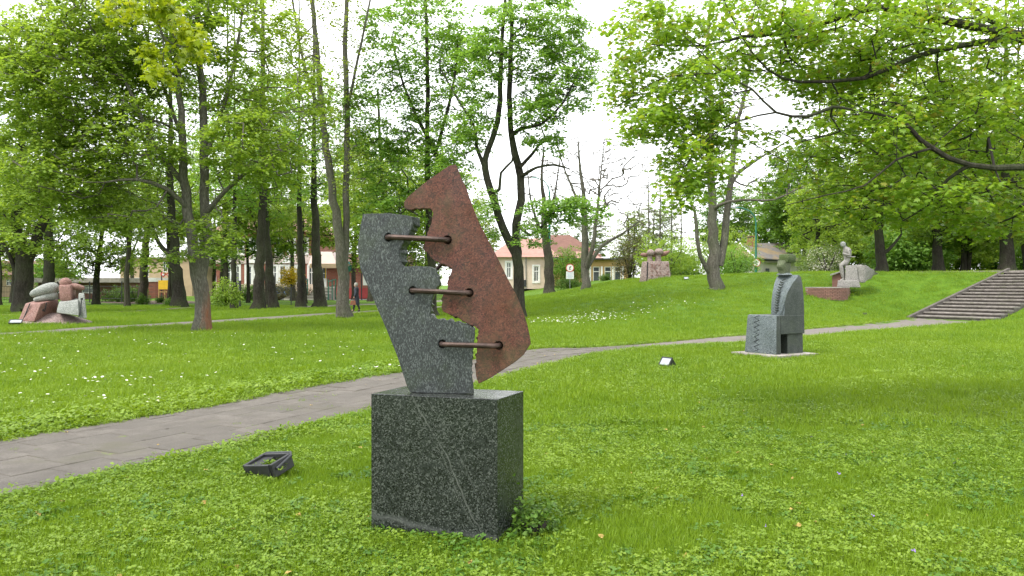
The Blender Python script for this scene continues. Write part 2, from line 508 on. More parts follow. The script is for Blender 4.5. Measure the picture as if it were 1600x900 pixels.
def np_mesh(name, V, Fq, mats, rnd=None, smooth=False, nside=4):
    me = bpy.data.meshes.new(name)
    nv, nf = len(V), len(Fq)
    me.vertices.add(nv); me.vertices.foreach_set('co', np.ascontiguousarray(V, dtype=np.float32).ravel())
    me.loops.add(nf * nside); me.loops.foreach_set('vertex_index', np.ascontiguousarray(Fq, dtype=np.int32).ravel())
    me.polygons.add(nf)
    me.polygons.foreach_set('loop_start', np.arange(0, nf * nside, nside, dtype=np.int32))
    me.polygons.foreach_set('loop_total', np.full(nf, nside, dtype=np.int32))
    if smooth: me.polygons.foreach_set('use_smooth', np.ones(nf, bool))
    if rnd is not None:
        at = me.attributes.new('rnd', 'FLOAT', 'FACE'); at.data.foreach_set('value', np.ascontiguousarray(rnd, dtype=np.float32))
    me.materials.append(mats)
    me.update(calc_edges=True); me.validate()
    return me

idx = np.arange(nx * ny).reshape(ny, nx)
Fg = np.stack([idx[:-1, :-1].ravel(), idx[:-1, 1:].ravel(), idx[1:, 1:].ravel(), idx[1:, :-1].ravel()], 1)
k = NT('lawn')
cw = k.coord('World')
c = k.ramp(k.noise(1.3, 6, 0.65, cw), [(0.3, (0.065, 0.14, 0.008)), (0.5, (0.10, 0.195, 0.010)), (0.7, (0.14, 0.24, 0.014))])
c = k.mix(k.ramp(k.noise(0.21, 4, 0.6, cw), [(0.4, 0.0), (0.65, 0.6)]), c, (0.135, 0.235, 0.013))
c = k.mix(k.ramp(k.noise(26, 4, 0.7, cw), [(0.35, 0.7), (0.62, 0.0)]), c, (0.03, 0.075, 0.008))
c = k.mix(k.ramp(k.noise(0.9, 6, 0.75, cw), [(0.68, 0.0), (0.8, 0.5)]), c, (0.13, 0.12, 0.05))
k.color(c); k.rough(0.85); k.b.inputs['Specular IOR Level'].default_value = 0.15
k.bump(k.noise(30, 5, 0.7, cw), 1.0, 0.05)
M['lawn'] = k.m
me = np_mesh('ground', np.stack([GX.ravel(), GY.ravel(), GZ.ravel()], 1), Fg, M['lawn'], smooth=True)
ground = structure(link('ground', me))

# ------------------------------------------------------------------ paths
PATH_UP = [(-11.5, -3.5), (-8.3, 2.2), (-5.25, 8.1), (-4.15, 10.2), (-3.4, 12.0), (-2.2, 14.4), (-0.75, 17.4), (0.1, 19.4), (0.65, 20.35), (1.97, 20.5), (3.28, 21.5), (4.78, 22.9), (7.3, 25.2), (10.65, 28.8), (15.0, 33.2), (19.2, 37.9)]
PATH_LO = [(-9.2, -4.6), (-6.0, 1.2), (-3.82, 5.9), (-2.96, 7.4), (-1.76, 9.95), (-0.9, 11.9), (-0.2, 13.6), (0.3, 14.9), (0.95, 16.3), (1.79, 18.4), (3.07, 20.0), (4.33, 20.8), (6.5, 22.1), (8.9, 24.1), (15.0, 29.9), (21.1, 35.0)]

def resample(pl, n):
    pl = np.array(pl, float)
    s = np.concatenate([[0], np.cumsum(np.hypot(*(pl[1:] - pl[:-1]).T))])
    t = np.linspace(0, s[-1], n)
    return np.stack([np.interp(t, s, pl[:, 0]), np.interp(t, s, pl[:, 1])], 1)

def strip(name, up, lo, mat, lift=0.004, n=90, m=6, wob=0.05):
    # both edges given vertex to vertex: interpolate along matching parameters
    u = np.linspace(0, len(up) - 1, n); ii = np.arange(len(up))
    U = np.stack([np.interp(u, ii, [p[0] for p in up]), np.interp(u, ii, [p[1] for p in up])], 1)
    L = np.stack([np.interp(u, ii, [p[0] for p in lo]), np.interp(u, ii, [p[1] for p in lo])], 1)
    w = RNG.normal(0, wob, (n, 2)); w2 = RNG.normal(0, wob, (n, 2))
    U = U + w; L = L + w2
    V = []
    for j in range(m + 1):
        t = j / m
        q = L * (1 - t) + U * t
        z = gz_arr(q[:, 0], q[:, 1]) + lift
        V.append(np.stack([q[:, 0], q[:, 1], z], 1))
    V = np.concatenate(V)
    id2 = np.arange((m + 1) * n).reshape(m + 1, n)
    Fq = np.stack([id2[:-1, :-1].ravel(), id2[:-1, 1:].ravel(), id2[1:, 1:].ravel(), id2[1:, :-1].ravel()], 1)
    return structure(link(name, np_mesh(name, V, Fq, mat, smooth=True)))

k = NT('path_grit')
cw = k.coord('World')
c = k.ramp(k.noise(2.2, 6, 0.7, cw), [(0.3, (0.11, 0.095, 0.08)), (0.55, (0.165, 0.143, 0.124)), (0.75, (0.22, 0.195, 0.17))])
c = k.mix(k.ramp(k.noise(60, 3, 0.8, cw), [(0.4, 0.5), (0.6, 0.0)]), c, (0.10, 0.085, 0.07))
k.color(c); k.rough(0.95); k.bump(k.noise(45, 5, 0.7, cw), 0.6, 0.01)
M['grit'] = k.m
k = NT('path_slab')
oi = k.n('ShaderNodeObjectInfo')
cw = k.coord('World')
c = k.ramp(k.noise(3.0, 6, 0.7, cw), [(0.3, (0.092, 0.08, 0.066)), (0.5, (0.145, 0.128, 0.108)), (0.72, (0.21, 0.188, 0.16))])
c = k.mix(k.ramp(oi.outputs['Random'], [(0.0, 0.0), (1.0, 0.75)]), c, (0.105, 0.094, 0.078))
c = k.mix(k.ramp(k.noise(110, 4, 0.85, cw), [(0.40, 0.75), (0.56, 0.0)]), c, (0.06, 0.05, 0.042))
c = k.mix(k.ramp(k.noise(1.1, 6, 0.75, cw), [(0.52, 0.0), (0.66, 0.5)]), c, (0.085, 0.08, 0.045))
sep = k.xyz(k.coord('Object'))
k.color(c); k.rough(0.9); k.bump(k.noise(60, 6, 0.8, cw), 0.9, 0.012)
M['slab'] = k.m
k = NT('joint_moss')
cw = k.coord('World')
k.color(k.ramp(k.noise(5, 6, 0.7, cw), [(0.42, (0.09, 0.072, 0.055)), (0.52, (0.11, 0.095, 0.07)), (0.62, (0.10, 0.15, 0.025))]))
k.rough(1.0)
M['joint'] = k.m
M['soil'] = simple('bare_soil', (0.12, 0.085, 0.062), 1.0, 0.35, 3, bump=1.0, bscale=20)
M['asphalt'] = simple('pale_asphalt', (0.26, 0.25, 0.245), 0.9, 0.15, 2)

path = strip('path', PATH_UP, PATH_LO, M['grit'], 0.004, 160, 8, 0.02)

def inside_path(x, y, grow=0.0):
    poly = PATH_UP + PATH_LO[::-1]
    x = np.asarray(x, float); y = np.asarray(y, float)
    ins = np.zeros(x.shape, bool); n = len(poly); dmin = np.full(x.shape, 1e9)
    for i in range(n):
        x1, y1 = poly[i]; x2, y2 = poly[(i + 1) % n]
        ins ^= ((y1 > y) != (y2 > y)) & (x < (x2 - x1) * (y - y1) / (y2 - y1 + 1e-12) + x1)
        dx, dy = x2 - x1, y2 - y1
        t = np.clip(((x - x1) * dx + (y - y1) * dy) / (dx * dx + dy * dy + 1e-12), 0, 1)
        dmin = np.minimum(dmin, np.hypot(x - x1 - t * dx, y - y1 - t * dy))
    sd = np.where(ins, -dmin, dmin)
    return sd < grow

# slab paving on the near stretch
bed = strip('path_bed', PATH_UP[1:11], PATH_LO[1:11], M['joint'], 0.008, 80, 6, 0.02)
bed.parent = path
bed['kind'] = 'structure'
slab_meshes = []
for q in range(5):
    b = Buf(); b.box((0, 0, 0), (0.486, 0.345, 0.05))
    import bmesh
    me = bpy.data.meshes.new('slab'); me.from_pydata(b.v, [], b.f)
    bm = bmesh.new(); bm.from_mesh(me)
    for v in bm.verts:
        v.co.x += random.uniform(-0.006, 0.006); v.co.y += random.uniform(-0.005, 0.005)
    bmesh.ops.bevel(bm, geom=[e for e in bm.edges if e.verts[0].co.z > 0 and e.verts[1].co.z > 0], offset=0.006, segments=1, affect='EDGES')
    bm.to_mesh(me); bm.free(); me.materials.append(M['slab']); slab_meshes.append(me)
cen = [((a[0] + b[0]) / 2, (a[1] + b[1]) / 2) for a, b in zip(PATH_UP, PATH_LO)][1:11]
cl = resample(cen, 400)
ds = np.hypot(*(cl[1:] - cl[:-1]).T); cs = np.concatenate([[0], np.cumsum(ds)])
slabs = []
for r in range(-5, 6):
    s = random.uniform(0, 0.49)
    while s < cs[-1]:
        x = np.interp(s, cs, cl[:, 0]); y = np.interp(s, cs, cl[:, 1])
        s2 = min(cs[-1], s + 0.6); s1 = max(0, s - 0.6)
        tx = np.interp(s2, cs, cl[:, 0]) - np.interp(s1, cs, cl[:, 0]); ty = np.interp(s2, cs, cl[:, 1]) - np.interp(s1, cs, cl[:, 1])
        a = math.atan2(ty, tx)
        px = x - math.sin(a) * r * 0.352; py = y + math.cos(a) * r * 0.352
        if y > 3.2 and bool(inside_path(np.array([px]), np.array([py]), -0.04)[0]):
            slabs.append((math.hypot(px, py), px, py, a))
        s += 0.493
slabs.sort()
joined = Buf()
for i, (dd, px, py, a) in enumerate(slabs):
    zz = gz(px, py) - 0.025 + 0.0145 + random.uniform(-0.0035, 0.0035)
    tx, ty = random.gauss(0, 0.008), random.gauss(0, 0.008)
    if i < 296:
        o = link('slab', random.choice(slab_meshes), path)
        o.location = (px, py, zz); o.rotation_euler = (tx, ty, a + random.gauss(0, 0.008) + (math.pi if random.random() < 0.5 else 0))
    else:
        joined.box((px, py, zz), (0.482, 0.34, 0.05), a)
if joined.v:
    o = part('slab_paving', joined, M['slab'], path); o['kind'] = 'stuff'

# narrow far paths on the left, asphalt by the school, soil beds
def line_path(name, pts, widths, mat, lift=0.005):
    up = []; lo = []
    for i, (x, y) in enumerate(pts):
        x0, y0 = pts[max(0, i - 1)]; x1, y1 = pts[min(len(pts) - 1, i + 1)]
        t = Vector((x1 - x0, y1 - y0)).normalized(); w = widths[i] / 2
        up.append((x - t.y * w, y + t.x * w)); lo.append((x + t.y * w, y - t.x * w))
    return strip(name, up, lo, mat, lift, 60, 3, 0.03)
def G(x, y):     # ground point (level ground) at a photo pixel
    d = F * EYE / (y - HZ); return (PX(x, d), d)
line_path('garden_path', [G(-150, 528), G(40, 521), G(180, 511), G(318, 503), G(490, 492.5), G(560, 488.5), G(640, 484.5), G(700, 481)], [1.9] * 8, M['grit'])
line_path('far_path', [G(480, 480.5), G(560, 475.5), G(640, 473.5), G(720, 471.5), G(790, 469)], [3.2] * 5, M['grit'], 0.007)
line_path('dirt_path', [G(-160, 497), G(0, 492), G(120, 488.5), G(230, 485), G(300, 480)], [2.0, 2.2, 2.0, 1.6, 1.0], M['soil'])
line_path('flower_bed', [G(205, 470.5), G(250, 472.5), G(290, 475)], [9, 8, 5], M['soil'], 0.012)
line_path('school_drive', [G(430, 466), G(480, 467.5), G(540, 468.5), G(620, 467)], [9, 9, 8, 6], M['asphalt'])

# ------------------------------------------------------------------ trees
def catmull(pts, rads, seg):
    pts = [Vector(p) for p in pts]; out = []; ro = []
    n = len(pts)
    for i in range(n - 1):
        p0 = pts[max(0, i - 1)]; p1 = pts[i]; p2 = pts[i + 1]; p3 = pts[min(n - 1, i + 2)]
        m = max(2, int((p2 - p1).length / seg))
        for j in range(m):
            t = j / m
            out.append(0.5 * ((2 * p1) + (-p0 + p2) * t + (2 * p0 - 5 * p1 + 4 * p2 - p3) * t * t + (-p0 + 3 * p1 - 3 * p2 + p3) * t ** 3))
            ro.append(rads[i] * (1 - t) + rads[i + 1] * t)
    out.append(pts[-1]); ro.append(rads[-1])
    return out, ro

def sample_clumps(clumps, rng):
    out = []
    for (c, r, n) in clumps:
        u = rng.normal(size=(n, 3)); u /= np.linalg.norm(u, axis=1)[:, None]
        rad = rng.uniform(0.12, 1, n) ** (1 / 2.2)
        out.append(np.array(c)[None] + u * rad[:, None] * np.array(r)[None])
    return np.concatenate(out)

def grow(nodes, nrad, tips, rng, step=0.45, tipr=0.006, wig=0.12, rise=0.15, upbias=0.6):
    """joins every tip to the nearest fitting place of the skeleton; returns edges as arrays"""
    cap = len(nodes) + len(tips) * 60
    Pn = np.zeros((cap, 3)); Rn = np.zeros(cap); Pa = np.full(cap, -1); cnt = np.zeros(cap)
    n0 = len(nodes); Pn[:n0] = nodes; Rn[:n0] = nrad; n = n0
    d0 = np.array([np.min(np.linalg.norm(Pn[:n0] - t, axis=1)) for t in tips])
    tipidx = []
    for ti in np.argsort(d0):
        t = tips[ti]
        v = t[None] - Pn[:n]
        L = np.linalg.norm(v, axis=1)
        pen = L * (1 + upbias * np.clip(-v[:, 2] / (L + 1e-6), 0, 1)) + np.where(np.arange(n) < n0, 0.0, 0.12 * L)
        pen = np.where(np.arange(n) < n0, pen + (0.0), pen)
        j = int(np.argmin(pen)); Lj = L[j]
        m = min(58, max(1, int(Lj / step)))
        a = Pn[j]; cur = j
        side = rng.normal(0, wig, 3) * Lj; mid = (a + t) / 2 + side + np.array([0, 0, rise * Lj * 0.5])
        for q in range(1, m + 1):
            s = q / m
            p = (1 - s) ** 2 * a + 2 * s * (1 - s) * mid + s * s * t
            if q < m: p = p + rng.normal(0, 0.05 * step, 3)
            Pn[n] = p; Pa[n] = cur; cur = n; n += 1
        tipidx.append(cur)
    for t in tipidx:
        c = t
        while c >= n0: cnt[c] += 1; c = Pa[c]
    for i in range(n0, n): Rn[i] = tipr * cnt[i] ** 0.5
    for i in range(n0, n):
        if Pa[i] < n0: Rn[i] = min(Rn[i], Rn[Pa[i]] * 0.6)
        else: Rn[i] = min(Rn[i], Rn[Pa[i]])
    e = np.arange(n0, n)
    return Pn[:n], Rn[:n], Pa[:n], e

def edges_mesh(name, P0, P1, R0, R1, mat, parent, sides=4):
    T = P1 - P0; L = np.linalg.norm(T, axis=1)[:, None]; T = T / np.maximum(L, 1e-6)
    up = np.where(np.abs(T[:, 2:3]) > 0.9, np.array([[1.0, 0, 0]]), np.array([[0, 0, 1.0]]))
    A = np.cross(T, up); A /= np.linalg.norm(A, axis=1)[:, None]; B = np.cross(T, A)
    V = []
    for Pq, Rq in ((P0 - T * R0[:, None] * 0.3, R0), (P1, R1)):
        for k_ in range(sides):
            g = 2 * math.pi * k_ / sides
            V.append(Pq + (A * math.cos(g) + B * math.sin(g)) * Rq[:, None])
    V = np.stack(V, 1)
    n = len(P0); base = (np.arange(n) * 2 * sides)[:, None]
    Fq = np.concatenate([base + np.array([k_, (k_ + 1) % sides, sides + (k_ + 1) % sides, sides + k_]) for k_ in range(sides)])
    o = link(name, np_mesh(name, V.reshape(-1, 3), Fq, mat, smooth=True), parent)
    return o

LOBES = np.array([(0, 0), (0.30, -0.06), (0.50, 0.22), (0.30, 0.30), (0.46, 0.62), (0.17, 0.52), (0, 1.0),
                  (-0.17, 0.52), (-0.46, 0.62), (-0.30, 0.30), (-0.50, 0.22), (-0.30, -0.06)])
def leaves(name, tips, mat, parent, rng, k=14, spread=0.42, size=0.11, droop=0.5, lobed=False, flat=0.35, up=1.0, thick=0.10, width=0.8):
    n = len(tips)
    th = rng.uniform(0, 2 * math.pi, (n, k)); r = spread * np.sqrt(rng.uniform(0.02, 1, (n, k)))
    scale = rng.uniform(0.6, 1.25, (n, 1)); r = r * scale
    ox = r * np.cos(th); oy = r * np.sin(th)
    oz = -droop * r * r / spread + rng.normal(0, thick, (n, k))
    C = tips[:, None, :] + np.stack([ox, oy, oz], 2)
    D = np.stack([np.cos(th), np.sin(th), -0.35 - droop * r / spread], 2) + rng.normal(0, 0.35, (n, k, 3))
    N = np.stack([np.cos(th) * r / spread * flat * 1.2, np.sin(th) * r / spread * flat * 1.2, np.full((n, k), up)], 2) + rng.normal(0, flat, (n, k, 3))
    C = C.reshape(-1, 3); D = D.reshape(-1, 3); N = N.reshape(-1, 3)
    N /= np.linalg.norm(N, axis=1)[:, None]
    D = D - N * np.sum(D * N, axis=1)[:, None]; D /= np.linalg.norm(D, axis=1)[:, None] + 1e-9
    S = np.cross(D, N)
    s = (size * rng.uniform(0.6, 1.3, len(C)))[:, None]
    rnd = np.clip(0.55 * np.repeat(rng.uniform(0, 1, n), k) + 0.45 * rng.uniform(0, 1, n * k), 0, 1)
    if lobed:
        V = []
        for (a, b) in LOBES:
            V.append(C + S * a * s * 1.05 + D * (b - 0.3) * s * 0.95 - N * (abs(a) * 0.25 + b * b * 0.12) * s)
        V = np.stack(V, 1); m = len(LOBES)
        base = (np.arange(len(C)) * m)[:, None]
        # leaf as five quads fanned about the base: stays cheap and lets it bend
        quads = [(0, 1, 2, 3), (0, 3, 4, 5), (0, 5, 6, 7), (0, 7, 8, 9), (0, 9, 10, 11)]
        Fq = np.concatenate([base + np.array(q) for q in quads])
        rn = np.tile(rnd, len(quads))
    else:
        w = width * 0.5
        V = np.stack([C - D * 0.5 * s, C + S * w * s - N * 0.12 * s, C + D * 0.5 * s, C - S * w * s - N * 0.12 * s], 1)
        Fq = (np.arange(len(C)) * 4)[:, None] + np.arange(4)[None]
        rn = rnd
    o = link(name, np_mesh(name, V.reshape(-1, 3), Fq, mat, rnd=rn), parent)
    o['kind'] = 'stuff'
    return o

NTREE = [0]
def tree(name, label, base, stems, clumps, bark_m, twig_m, leaf_m, cat='tree', group=None, k=14, spread=0.42, size=0.11,
         droop=0.5, lobed=False, step=0.45, tipr=0.006, wig=0.12, rise=0.15, sides=10, seg=0.5, leafy=1.0, flare=1.35, flat=0.35, up=1.0,
         thick=0.10, rough=0.0, rz=0.0):
    """stems: lists of (point, radius); the first starts at the base. clumps: (centre, radii, count)."""
    NTREE[0] += 1
    rng = np.random.default_rng(100 + NTREE[0])
    base = Vector(base)
    t = thing(name, label, cat, base, 0.0, group)
    buf = Buf(); nodes = []; nrad = []
    for si, st in enumerate(stems):
        pts, rr = catmull([p for p, r in st], [r for p, r in st], seg)
        if si == 0 and flare:
            pts = [pts[0] - Vector((0, 0, 0.15))] + pts; rr = [rr[0] * flare * 1.05] + rr
            for i, p in enumerate(pts):
                h = p.z - base.z
                if i: rr[i] *= 1 + (flare - 1) * math.exp(-max(0, h) * 4)
        for i in range(1, len(pts) - 1):
            pts[i] = pts[i] + Vector(rng.normal(0, 0.12 * rr[i], 3).tolist())
        buf.tube([p - base for p in pts], rr, sides)
        st0 = 0 if si else int(len(pts) * 0.35)
        for p, r in list(zip(pts, rr))[st0:]:
            nodes.append(tuple(p)); nrad.append(r)
    # ridges and swellings on the trunk surface
    part('trunk', buf, bark_m, t, smooth=True, recalc=False)
    tips = sample_clumps(clumps, rng)
    tips = tips[tips[:, 2] > base.z + 1.0]
    Pn, Rn, Pa, e = grow(np.array(nodes), np.array(nrad), tips, rng, step, tipr, wig, rise)
    bb = np.array(base)[None]
    par = Pa[e]
    br = edges_mesh('branches', Pn[par] - bb, Pn[e] - bb, np.minimum(Rn[par], Rn[e] * 1.25), Rn[e], twig_m, t, 4)
    br['kind'] = 'stuff'
    if leaf_m is not None and k > 0:
        lt = tips
        if leafy < 1: lt = tips[rng.uniform(size=len(tips)) < leafy]
        # leaves also sit along the outer twigs
        thin = e[(Rn[e] < tipr * 1.9)]
        if leafy >= 1:
            extra = Pn[rng.choice(thin, min(len(thin), len(tips)), replace=False)]
            lt = np.concatenate([lt, extra])
        leaves('crown', lt - bb, leaf_m, t, rng, k, spread, size, droop, lobed, flat, up, thick)
    return t

def clump(x, y, d, rx, ry, rd, n):
    """crown clump: centre seen at pixel x, y at distance d; rx, ry in pixels there; rd metres deep; n twigs"""
    return (tuple(P(x, y, d)), (rx * d / F, rd, ry * d / F), n)

def stem(pts, d):
    """(x, y, radius[, extra depth]) list at distance d"""
    out = []
    for q in pts:
        dd = d + (q[3] if len(q) > 3 else 0)
        out.append((P(q[0], q[1], dd), q[2]))
    return out

def based(pts, d):
    """as stem, but the first point is set on the ground"""
    st = stem(pts, d)
    p = st[0][0]; p.z = gz(p.x, p.y)
    return st

# --- the maple with the rusty stain, left of the sculpture
s = based([(318, 518, .27), (314, 470, .25), (312, 428, .26), (302, 380, .18, -.1), (290, 300, .155, -.2), (283, 170, .11, 0), (270, 20, .08, .3), (262, -140, .05, .5)], 27.3)
b = stem([(313, 432, .21), (322, 380, .18, .2), (321, 300, .155, .3), (318, 170, .13, .5), (309, 20, .09, .8), (303, -130, .05, 1)], 27.3)
l1 = stem([(298, 330, .10), (262, 296, .07, -.8), (215, 280, .05, -1.5), (165, 285, .03, -2)], 27.2)
l2 = stem([(290, 290, .10), (240, 222, .08, -.6), (195, 125, .05, -1), (145, 45, .03, -1.4)], 27.2)
l3 = stem([(325, 330, .10), (352, 300, .07, -.6), (395, 262, .05, -1.2), (440, 235, .03, -1.6)], 27.4)
l4 = stem([(320, 250, .09), (352, 160, .07, .8), (372, 70, .05, 1.2), (385, -20, .03, 1.5)], 27.4)
l5 = stem([(286, 220, .07), (258, 140, .06, 1), (225, 40, .04, 1.6)], 27.4)
hero = tree('maple_tree', 'tall maple with a rusty orange stain down its grey trunk, standing by the thin path', s[0][0], [s, b, l1, l2, l3, l4, l5],
     [clump(120, 120, 27, 130, 125, 2.8, 720), clump(110, 270, 26.5, 98, 70, 2.2, 330), clump(215, 30, 27.5, 140, 110, 3, 420),
      clump(370, 70, 28, 100, 140, 3, 290), clump(400, 235, 26.8, 80, 70, 2.2, 190), clump(215, 215, 26, 75, 70, 1.8, 90), clump(205, 340, 27, 80, 35, 1.6, 60),
      clump(345, 365, 26.2, 50, 40, .9, 34), clump(250, 400, 26.4, 45, 22, .8, 14), clump(470, 150, 28, 50, 70, 2, 40)],
     M['bark_stain'], M['twig'], M['leaf_maple'], k=26, spread=0.42, size=0.135, thick=.05, droop=.7, flat=.3)

# --- tall thin-leaved tree with fused stems in front of the red school
s = based([(537, 498, .34), (536, 450, .29), (532, 390, .26), (524, 330, .21), (513, 250, .18), (503, 160, .15), (494, 60, .12), (484, -60, .08)], 38)
b = stem([(538, 420, .18), (542, 360, .16, .2), (541, 280, .15, .3), (543, 190, .14, .3), (540, 80, .12, .3), (546, -60, .08, .3)], 38)
c_ = stem([(541, 180, .08), (560, 90, .06, -.4), (575, 20, .05, -.6), (590, -60, .03)], 38.2)
d_ = stem([(505, 190, .09), (478, 110, .07, .3), (462, 30, .05, .6), (450, -60, .04)], 38)
tree('lime_tree', 'tall straight tree with two fused grey stems and thin foliage, beside the walking woman', s[0][0], [s, b, c_, d_],
     [clump(500, 60, 38, 80, 150, 3, 170), clump(540, 220, 38, 50, 90, 2.5, 60), clump(450, 150, 38, 50, 130, 2.5, 60)],
     M['bark_grey'], M['twig'], M['leaf_olive'], k=14, spread=0.5, size=0.13, tipr=0.008)

# --- twin-stemmed tree whose stems show behind the tip of the red slab
s = based([(676, 480, .26), (674, 430, .22), (670, 340, .17), (668, 250, .13), (668, 120, .10), (664, -60, .06)], 40)
b = stem([(674, 420, .16), (690, 330, .15, .3), (690, 275, .14, .3), (680, 235, .12), (655, 190, .09), (630, 130, .06), (612, 60, .04)], 40)
c_ = stem([(680, 240, .09), (700, 170, .08, -.5), (712, 110, .06, -.6), (716, 50, .04)], 40)
tree('young_maple_tree', 'leafy maple with two thin dark stems showing above the tip of the red slab', s[0][0], [s, b, c_],
     [clump(650, 60, 40, 95, 85, 3, 240), clump(600, 180, 40, 70, 80, 3, 190), clump(700, 190, 39.5, 60, 70, 2.5, 110), clump(640, 260, 40, 90, 60, 2.5, 150), clump(730, 90, 40.5, 50, 60, 2, 70), clump(610, 330, 39, 60, 50, 2, 70)],
     M['bark_dark'], M['twig_dark'], M['leaf_cool'], k=27, spread=0.48, size=0.15, thick=.05, droop=.6, flat=.3)
# --- bushy tree filling the gap between the slabs
s = based([(606, 476, .2), (604, 420, .17), (600, 330, .13), (595, 240, .1), (590, 140, .06)], 47)
tree('bushy_maple_tree', 'low bushy maple seen through the gap between the grey and red slabs', s[0][0], [s],
     [clump(600, 310, 47, 85, 100, 3.5, 330), clump(665, 370, 46, 60, 58, 3, 170), clump(720, 320, 48, 50, 60, 3, 60)],
     M['bark_dark'], M['twig_dark'], M['leaf_maple'], k=24, spread=0.55, size=0.17)

# --- forked maple right of the sculpture
s = based([(811, 492, .30), (810, 440, .25), (806, 395, .22), (786, 355, .19), (768, 300, .17), (757, 262, .16), (762, 238, .13), (778, 190, .13), (782, 120, .11), (786, 40, .08), (795, -60, .05)], 36)
b = stem([(809, 410, .17), (808, 350, .19, .2), (815, 295, .18, .3), (806, 240, .17, .3), (798, 205, .13, .3), (796, 130, .12), (800, 40, .09), (790, -50, .05)], 36)
l1 = stem([(757, 262, .10), (745, 232, .08, .4), (742, 200, .06, .6), (712, 150, .05, .8), (690, 110, .03, 1)], 36)
l2 = stem([(816, 275, .09), (838, 262, .06, -.6), (865, 258, .05, -1), (890, 264, .03, -1.4)], 36)
l3 = stem([(812, 262, .09), (832, 240, .07, .3), (852, 218, .05, .6), (885, 215, .03, .8)], 36)
l4 = stem([(768, 300, .08), (780, 296, .07, -.7), (783, 270, .06, -.9), (800, 252, .05, -1.1), (802, 235, .03, -1.2)], 36)
l5 = stem([(797, 215, .10), (815, 200, .08), (845, 195, .06, -.5), (880, 160, .05, -.8), (905, 110, .03, -1)], 36)
l6 = stem([(808, 350, .09), (828, 368, .06, -.8), (850, 350, .05, -1.2), (868, 330, .04, -1.6), (915, 325, .02, -2)], 36)
tree('forked_maple_tree', 'maple with a dark forked trunk rising just right of the red slab', s[0][0], [s, b, l1, l2, l3, l4, l5, l6],
     [clump(800, 60, 36, 75, 70, 2.6, 150), clump(860, 40, 36, 60, 50, 2.4, 100), clump(870, 130, 36, 62, 60, 2.4, 120), clump(750, 110, 36, 45, 60, 2, 60),
      clump(840, 175, 35.5, 50, 45, 2, 80), clump(745, 195, 36, 42, 40, 2, 55), clump(895, 90, 36, 45, 60, 2, 60), clump(860, 222, 35.5, 45, 14, 1.2, 22), clump(885, 325, 34.5, 75, 22, 1.3, 85),
      clump(835, 360, 34.6, 40, 25, 1, 18), clump(765, 330, 35.5, 22, 50, 1, 26), clump(715, 260, 36.5, 30, 40, 1.5, 26)],
     M['bark_dark'], M['twig_dark'], M['leaf_cool'], k=28, spread=0.42, size=0.135, thick=.05, droop=.6, flat=.3)

# --- bare trees on the rise
s = based([(858, 447, .40), (857, 400, .33), (850, 360, .25), (851, 320, .18), (846, 280, .11), (850, 230, .05)], 60)
b = stem([(853, 375, .14), (838, 345, .1), (828, 305, .06), (824, 260, .03)], 60)
c_ = stem([(851, 345, .12), (864, 315, .09), (872, 270, .05), (876, 235, .03)], 60)
tree('bare_tree', 'thick grey trunk beside the green pole in front of the pink house', s[0][0], [s, b, c_], [clump(850, 290, 60, 50, 70, 3, 130)],
     M['bark_mid'], M['twig'], M['leaf_bud'], k=3, spread=.3, size=.1, leafy=.4, tipr=.015)
s = based([(915, 445, .29), (914, 400, .26), (913, 350, .21), (911, 300, .14), (906, 262, .09), (903, 215, .03)], 55)
b = stem([(915, 420, .2), (925, 390, .16, -.5), (932, 340, .12, -.5), (938, 280, .06, -.5), (944, 220, .025)], 55)
c_ = stem([(918, 418, .16), (940, 385, .12, .5), (970, 367, .08, .8), (1000, 345, .04, 1)], 55)
d_ = stem([(913, 340, .12), (897, 300, .09, .5), (880, 260, .05, .8), (872, 230, .04)], 55)
tree('bare_tree', 'bare grey tree with spreading limbs between the round sign and the ochre house', s[0][0], [s, b, c_, d_],
     [clump(915, 265, 55, 70, 80, 3.5, 330), clump(965, 320, 55, 60, 50, 3, 150), clump(985, 250, 55, 55, 55, 3, 130)],
     M['bark_grey'], M['twig'], M['leaf_bud'], k=2, spread=.2, size=.08, leafy=.35, tipr=.014, wig=.08)

# --- multi-stemmed tree behind the seated figure
s = based([(1117, 441, .36), (1116, 412, .33), (1113, 360, .26), (1112, 300, .21), (1108, 240, .19), (1112, 170, .14), (1105, 90, .10), (1110, 0, .06)], 42)
b = stem([(1124, 415, .2), (1132, 370, .2, .2), (1137, 320, .17, .2), (1143, 265, .15), (1150, 200, .11), (1165, 140, .08), (1175, 60, .05)], 42)
c_ = stem([(1110, 430, .13), (1094, 400, .11, -.3), (1089, 370, .1, -.4), (1085, 330, .08, -.4), (1070, 300, .05)], 42)
d_ = stem([(1116, 330, .11), (1123, 320, .09, -.5), (1160, 312, .07, -1), (1210, 312, .05, -1.4), (1265, 285, .03, -1.6)], 42)
e_ = stem([(1142, 290, .10), (1155, 270, .08, .5), (1190, 245, .06, .8), (1240, 215, .03, 1)], 42)
tree('multi_stem_tree', 'tree with three grey stems from one foot, left of the seated stone figure', s[0][0], [s, b, c_, d_, e_],
     [clump(1120, 190, 42, 70, 100, 3.5, 150), clump(1200, 270, 42, 65, 45, 3, 90), clump(1070, 250, 42, 40, 60, 3, 40), clump(1170, 110, 42, 60, 80, 3, 70)],
     M['bark_grey'], M['twig'], M['leaf_olive'], k=6, spread=.32, size=.11, leafy=.7, tipr=.009, flare=1.12)

